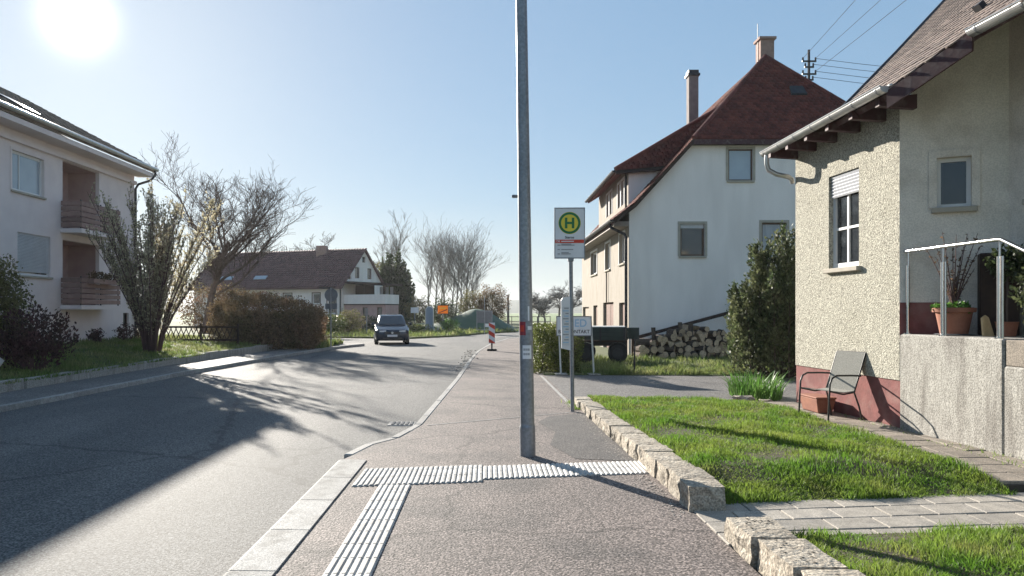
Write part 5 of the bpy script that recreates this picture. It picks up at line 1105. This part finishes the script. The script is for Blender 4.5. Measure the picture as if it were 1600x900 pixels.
# ------------------------------------------------------------------ background trees and bushes
P, D, mb = shoots(260, (-10.5, 86, 0), 1.9, 1.7, 8.9, 110, .25, leanout=.15, hmin=.3); leafy('dark_conifer', (-10.6, 86, 0), 'dense dark evergreen tree right of the farmhouse gable', 'tree', P, .30, 'leaf_dark', 0, mb, dirs=D, lname='crown')
P, D, mb = shoots(160, (-12.9, 90, 0), 1.5, 1.3, 7.9, 90, .25, leanout=.2, hmin=.3); leafy('dark_conifer', (-12.6, 90, 0), 'shorter olive evergreen tree directly behind the farmhouse gable', 'tree', P, .30, 'leaf_olive', 0, mb, dirs=D, lname='crown')
pop = bare_tree('bare_poplar', (-8.6, 112, 0), 'leftmost of the bare poplars behind the mound', 9.6, .13, nch=(12, 7, 4), spread=.28, up=.42, minr=.015, L0=.8, mt='bark_grey', m='bark_grey', group='bare poplars behind the mound')
ordn = ('second', 'third', 'fourth', 'fifth', 'sixth', 'seventh', 'eighth', 'ninth', 'tenth')
for k, px in enumerate((678, 687, 696, 704, 711, 718, 725, 732, 739)):
    yy = 112+random.uniform(-6, 6); hs = random.uniform(.82, 1.0)*(1-.15*(px > 730)); rz = random.random()*6; lab = ordn[k]+' from the left of the bare poplars behind the mound'
    c = copy_tree(pop); c.location = (bar_x(px, yy), yy, 0); c.rotation_euler.z = rz; c.scale = (1.1, 1.1, hs); c['label'] = lab
bare_tree('bare_tree', (-11.5, 100, 0), 'slender bare tree between the dark evergreen and the poplars', 11, .14, nch=(10, 7, 5), spread=.4, up=.5, minr=.025, L0=.7, mt='bark_grey')
b1 = bare_tree('bare_tree', (-24, 100, 0), 'broad bare tree behind the middle of the farmhouse roof', 12.8, .25, nch=(11, 9, 6, 3), spread=.55, up=.3, minr=.028, L0=.55, mt='bark_grey')
for px, yy, hs, rz, lab in ((555, 98, .88, 2., 'bare tree behind the right end of the farmhouse ridge'), (445, 104, .95, 4., 'bare tree behind the left part of the farmhouse roof'), (505, 110, .9, 1., 'hazy bare tree behind the farmhouse chimney'), (395, 92, .8, 3., 'bare tree behind the far left of the farmhouse roof')):
    c = copy_tree(b1); c.location = (bar_x(px, yy), yy, 0); c.rotation_euler.z = rz; c.scale = (hs, hs, hs*.95); c['label'] = lab
b2 = bare_tree('orchard_tree', (5.6, 76, 0), 'small bare orchard tree seen right of the lamp post', 4.2, .12, nch=(10, 8, 6, 3), spread=.6, up=.15, minr=.014, L0=.55, mt='bark_grey', m='bark_grey', group='orchard trees beyond the hedge')
for px, yy, hs, rz, lab in ((874, 82, 1.1, 2., 'bare orchard tree seen above the bus timetable case'), (892, 88, 1.3, 4., 'bare orchard tree just left of the white gabled house'), (842, 95, 1.0, 3., 'farthest bare orchard tree close to the lamp post')):
    c = copy_tree(b2); c.location = (bar_x(px, yy), yy, 0); c.rotation_euler.z = rz; c.scale = (hs,)*3; c['label'] = lab
def bush(name, loc, r, label, m, n, size, m2=None):
    mb = MB()
    for k in range(9): a = k*.7; mb.tube([(loc[0], loc[1], loc[2]-.05), (loc[0]+.4*r[0]*math.cos(a), loc[1]+.4*r[1]*math.sin(a), loc[2]+r[2]*1.2)], [.05, .01], 4)
    return leafy(name, loc, label, 'shrub', blob(n, (loc[0], loc[1], loc[2]+r[2]*.95), r, .45), size, m, .2, mb)
bush('clipped_bush', (bar_x(694, 68), 68, 0), (1.35, 1.3, 1.45), 'dark clipped bush behind the orange town sign', 'leaf_dark', 7000, .11)
bush('large_bush', (bar_x(768, 84), 84, 0), (1.9, 1.8, 2.35), 'large rounded dark bush on the right behind the green mound', 'leaf_brown', 8000, .15)
bush('olive_bush', (bar_x(738, 86), 86, 0), (1.7, 1.5, 2.1), 'olive bush left of the large dark bush behind the mound', 'leaf_olive', 6000, .15)
bush('olive_bush', (bar_x(655, 80), 80, 0), (1.5, 1.3, 1.7), 'olive bush below the poplars beside the fingerpost', 'leaf_olive', 4500, .14)
bush('garden_bush', (bar_x(545, 56), 56, -.05), (1.1, .9, .95), 'pale green garden bush right of the round traffic sign', 'leaf_olive', 4000, .1)
bush('garden_bush', (bar_x(524, 54), 54, -.05), (.8, .8, .75), 'darker garden bush close behind the round traffic sign', 'leaf_hedge', 3000, .1)
bush('verge_plants', (bar_x(640, 56), 56, -.05), (1.7, .7, .42), 'low leafy plants on the verge right of the car', 'leaf_hedge', 3000, .09)
bush('flowering_bush', (bar_x(703, 62), 62, -.05), (.8, .6, .6), 'bright green low bush at the foot of the orange town sign', 'leaf_iris', 2200, .09)
bush('bank_shrub', (bar_x(600, 62), 62, -.1), (2.6, .9, .7), 'dark low shrubs on the bank behind the car', 'leaf_dark', 4500, .12)
bush('bank_shrub', (bar_x(480, 50), 50, -.1), (2.2, .9, .9), 'dark low shrubs on the bank left of the round traffic sign', 'leaf_dark', 4500, .12)
bush('bank_shrub', (bar_x(395, 56), 56, -.1), (2.9, 1.2, 1.6), 'dark tall shrubs hiding the left end of the farmhouse wall', 'leaf_red', 6000, .13)
bush('bank_shrub', (bar_x(330, 52), 52, -.1), (2.6, 1.2, 1.9), 'brownish tall shrubs behind the low lattice fence', 'leaf_brown', 6000, .13)
# green netted mound
mv, mf = [], []; nu, nv = 40, 14
for i in range(nu+1):
    for j in range(nv+1):
        u_, v_ = i/nu, j/nv*2-1; x = bar_x(655, 68)+u_*9.0
        h = 1.95*min(1, max(0, (u_/.55)))**.8 if u_ < .62 else 1.95*max(0, (1-u_)/.38)
        mv.append((x, 68+v_*3.2, -.1+h*max(0, 1-abs(v_)**1.5)+.05*math.sin(x*3+v_*4)*(h > .2)))
for i in range(nu):
    for j in range(nv): mf.append((i*(nv+1)+j, (i+1)*(nv+1)+j, (i+1)*(nv+1)+j+1, i*(nv+1)+j+1))
mb = MB(); mb.v, mb.f, mb.m = mv, mf, [0]*len(mf); tag(mb.build('green_mound', 'net_green', smooth=True), 'long mound under dark green netting beside the road', 'mound')
# ------------------------------------------------------------------ signs and street furniture in the distance
def pole(t, x, y, h, r=.03, m='galvanized'): mb = MB(); mb.tube([(x, y, -.1), (x, y, h)], r, 8); mb.build('post', m, t, smooth=True)
x, y = bar_x(517, 35), 35; t = thing('round_sign', (x, y, 0), 'round traffic sign with small plate below, seen from behind', 'sign'); pole(t, x, y, 2.7)
mb = MB(); mb.tube([(x, y+.05, 2.36), (x, y+.07, 2.36)], .30, 28); mb.build('disc', 'sign_back', t); mb = MB(); mb.box(x-.27, x+.27, y+.05, y+.07, 1.72, 1.97); mb.build('plate', 'sign_back', t)
mb = MB(); mb.box(x-.55, x+.12, y+.04, y+.06, 2.66, 2.72); mb.build('bracket', 'dark_metal', t)
x, y = bar_x(692, 64), 64; t = thing('town_sign', (x, y, 0), 'orange town exit sign with dark diagonal stroke on one post', 'sign'); pole(t, x, y, 1.6)
Fs = Fr((x-.42, y-.05, 1.45), (1, 0, 0), (0, -1, 0)); mb = MB(); mb.fbox(Fs, 0, .84, 0, .66, -.02, 0); p_ = mb.build('panel', 'sign_orange', t); plate(p_, 'stroke', [Fs.p(.04, .06, .004), Fs.p(.12, .04, .004), Fs.p(.8, .30, .004), Fs.p(.76, .36, .004)], 'print_black'); plate(p_, 'band', rect(Fs, .18, .66, .38, .5, .004), 'sign_yellow')
mb = MB(); mb.fbox(Fs, -.02, .86, -.03, 0, -.03, .01).fbox(Fs, -.02, .86, .66, .69, -.03, .01); mb.build('frame', 'dark_metal', p_)
x, y = bar_x(757, 58), 58; t = thing('direction_board', (x, y, 0), 'grey direction board seen from behind in front of the mound', 'sign'); pole(t, x, y, 2.7, .025)
mb = MB(); mb.box(x-.55, x+.55, y, y+.03, .75, 1.62); b_ = mb.build('board', 'sign_back', t); mb = MB(); mb.box(x-.6, x-.55, y-.01, y+.04, .2, 1.68).box(x+.55, x+.6, y-.01, y+.04, .2, 1.68).box(x-.55, x+.55, y-.01, y+.04, 1.62, 1.68).box(x-.55, x+.55, y-.01, y+.04, .2, .25); mb.build('frame', 'galvanized', b_)
mb = MB(); mb.box(x+.05, x+.5, y-.03, y-.012, .45, .7); mb.build('small_plate', 'sign_white', t)
x, y = bar_x(671, 60), 60; t = thing('memorial_stele', (x, y, 0), 'blue-grey round-topped stele standing on the verge', 'monument')
Fm = Fr((x-.33, y, -.05), (1, 0, 0), (0, -1, 0)); arc = lambda r: [(.33+r*math.cos(k*math.pi/12), 1.75+r*math.sin(k*math.pi/12)) for k in range(13)]
mb = MB(); mb.fprism(Fm, [(.0, 0), (.66, 0)]+arc(.33), -.2, 0); s_ = mb.build('slab', 'white_paint', t, bevel=.02); mb = MB(); mb.fprism(Fm, [(.06, .1), (.60, .1)]+arc(.27), .001, .02); mb.build('inset', 'monument_blue', s_)
for k in range(5):
    xx = x-.5+k*.3; mb = MB(); mb.lathe((xx, y-.6, -.03), [(.09, 0), (.12, .12), (.08, .3), (.02, .38)], 8); tag(mb.build('path_stone', 'white_paint' if k % 2 else 'concrete', smooth=True), ('leftmost', 'second', 'middle', 'fourth', 'rightmost')[k]+' of the five small stones at the foot of the stele', 'stone', 'small stones round the stele')
x, y = bar_x(573, 54), 54; t = thing('sign_post', (x, y, 0), 'thin post with a small narrow sign left of the car', 'sign'); pole(t, x, y, 1.8, .035); MB().box(x-.09, x+.09, y-.05, y-.03, 1.3, 1.85).build('plate', 'sign_back', t)
x, y = bar_x(648, 63), 63; t = thing('finger_post', (x, y, 0), 'white fingerpost sign standing between conifer and stele', 'sign'); pole(t, x, y, 1.7, .035)
mb = MB(); mb.box(x-.32, x+.32, y-.05, y-.03, 1.5, 1.95); mb.build('plate', 'sign_white', t); mb = MB(); mb.box(x, x+.9, y-.04, y-.02, .55, .66); mb.build('lower_rail', 'white_paint', t)
x, y = .17, 31.4; t = thing('beacon', (x, y, 0), 'red and white striped road beacon at the kerb', 'beacon'); mb = MB(); mb.box(x-.2, x+.2, y-.15, y+.15, .0, .08); mb.build('foot', 'rubber', t, bevel=.02); MB().box(x-.03, x+.03, y-.03, y+.03, .081, .35).build('stem', 'dark_metal', t)
Fb = Fr((x-.125, y-.03, .3), (1, 0, .0), (0, -1, 0)); mb = MB(); mb.fbox(Fb, 0, .25, 0, .85, -.03, 0); p_ = mb.build('blade', 'sign_white', t, bevel=.006)
for k in range(3): b = -.12+.34*k; q = [(0, max(0, b+.16)), (.25, max(0, b-.0)), (.25, min(.85, b+.17)), (0, min(.85, b+.33))]; plate(p_, 'stripe', [Fb.p(a, c, .004) for a, c in q], 'sign_red')
x, y = 1.50, 30; t = thing('street_lamp', (x, y, 0), 'second street lamp down the pavement, mostly hidden by the lamp post', 'lamp post'); pole(t, x-.06, y, 6.0, .05)
mb = MB(); mb.tube([(x-.06, y, 6.0), (x-.14, y, 6.08), (x-.4, y, 6.1)], .03, 6); mb.build('arm', 'galvanized', t); MB().box(x-.56, x-.32, y-.1, y+.1, 6.05, 6.16).build('lamp_head', 'sign_back', t, bevel=.03)
gr = thing('field_gate', (3.2, 84, 0), 'thin metal field gate at the end of the road', 'gate')
for k in range(5): MB().box(1.2+k*1.4, 1.27+k*1.4, 84, 84.06, -.1, 1.1).build('post', 'dark_metal', gr)
for z in (.55, 1.05): MB().box(1.2, 6.9, 84.065, 84.1, z-.03, z+.03).build('rail', 'dark_metal', gr)
x, y = bar_x(794, 92), 92; mb = MB(); mb.tube([(x, y, -.2), (x, y, 3.6)], [.16, .12], 8); mb.tube([(x, y, 3.3), (x+.1, y, 3.6)], .05, 5); tag(mb.build('wooden_pole', 'bark_grey', fix=False), 'thick wooden pole standing beside the large dark bush', 'pole')

# ------------------------------------------------------------------ car at the junction
car = thing('parked_car', (0, 0, 0), 'dark blue compact car waiting at the mouth of the side road', 'car')
def ring_(yy, hw, z0, z1, rd=.25, n=5):
    pts = []; w_, h_ = hw, (z1-z0)/2; zc = (z0+z1)/2
    for sx, sz in ((1, -1), (1, 1), (-1, 1), (-1, -1)):
        c = (sx*(w_-rd*h_), zc+sz*(h_-rd*h_)); a0 = {(1, -1): -90, (1, 1): 0, (-1, 1): 90, (-1, -1): 180}[(sx, sz)]
        for k in range(n): a = R(a0+90*k/(n-1)); pts.append((c[0]+rd*h_*math.cos(a), yy, c[1]+rd*h_*math.sin(a)))
    return pts
mb = MB(); mb.rings([ring_(-2.12, .70, .34, .62, .7), ring_(-2.02, .84, .24, .78, .45), ring_(-1.6, .89, .2, .9, .35), ring_(-.9, .90, .2, 1.0, .3), ring_(0, .90, .2, 1.02, .25), ring_(1.2, .90, .2, 1.04, .25), ring_(1.8, .87, .25, 1.05, .3), ring_(2.1, .78, .35, .95, .5)])
body = mb.build('body', 'car_paint', car, smooth=True)
def sec(yy, zt, hwb, hwt, zb=.98): return [(hwb, yy, zb), (hwt+.03, yy, zt-.06), (hwt-.06, yy, zt), (-hwt+.06, yy, zt), (-hwt-.03, yy, zt-.06), (-hwb, yy, zb)]
mb = MB(); mb.rings([sec(-.98, 1.02, .78, .74), sec(-.25, 1.50, .82, .62), sec(.5, 1.56, .82, .64), sec(1.4, 1.50, .8, .6), sec(1.95, 1.08, .74, .66)]); mb.build('cabin', 'car_paint', car, smooth=True)
def cq(pts, name, m, par, off=(0, -.012, .008)): MB().face([Vector(p)+Vector(off) for p in pts]).build(name, m, par, fix=False)
cq([(-.70, -.93, 1.05), (.70, -.93, 1.05), (.56, -.28, 1.465), (-.56, -.28, 1.465)], 'windscreen', 'glass', car)
for s_ in (-1, 1):
    for y0, y1, t0, t1 in ((-.72, .32, -.16, .34), (.4, 1.3, .42, 1.15)):
        z0, z1 = 1.04, 1.42; X = lambda z: s_*(.826-(z-.98)*.37)
        cq([(X(z0), y0, z0), (X(z0), y1, z0), (X(z1), t1, z1), (X(z1), t0, z1)], 'side_window', 'glass', car, (s_*.015, 0, .002))
    mb = MB(); mb.rings([[(s_*.50+dx*.17, -1.99+dy-.04*0, .70+dz*.07) for dx, dz in ((-1, -.6), (1, -.4), (1.1, .9), (-.8, .5))] for dy in (-.1, .1)]); mb.build('headlight', 'car_light', car)
    mb = MB(); mb.box(s_*.98-.1, s_*.98+.1, -.75, -.62, 1.0, 1.14); mb.build('mirror', 'car_paint', car, bevel=.03)
    MB().box(s_*.55-.12, s_*.55+.12, -2.09, -2.05, .42, .5).build('fog_lamp', 'car_light', car)
    for yy in (-1.32, 1.3): wheel(car, (s_*.80, yy, .31), (1, 0, 0), .315, .2, 'zinc')
MB().box(-.42, .42, -2.125, -2.06, .56, .68).build('grille', 'dark_metal', car, bevel=.01); MB().box(-.5, .5, -2.13, -2.0, .28, .38).build('air_intake', 'dark_metal', car, bevel=.01)
MB().box(-.26, .26, -2.145, -2.128, .42, .53).build('number_plate', 'sign_white', car); mb = MB(); mb.tube([(0, -2.13, .63), (0, -2.14, .63)], .06, 14); mb.build('badge', 'zinc', car)
car.location = (bar_x(608, 41), 41.8, RZ); car.rotation_euler.z = R(9)

# ------------------------------------------------------------------ the thin air over the whole place
mb = MB(); mb.box(-3200, 3200, -80, 4200, -1.5, 24); hz0 = tag(mb.build('haze', 'field'), 'thin pale spring haze filling the air', 'haze', kind='stuff')
m = bpy.data.materials.new('haze_air'); m.use_nodes = True; m.node_tree.nodes.clear()
pv = m.node_tree.nodes.new('ShaderNodeVolumePrincipled'); pv.inputs['Color'].default_value = (.92, .95, 1, 1); pv.inputs['Density'].default_value = .0002; pv.inputs['Anisotropy'].default_value = .4
m.node_tree.links.new(pv.outputs[0], m.node_tree.nodes.new('ShaderNodeOutputMaterial').inputs['Volume']); hz0.data.materials.clear(); hz0.data.materials.append(m)
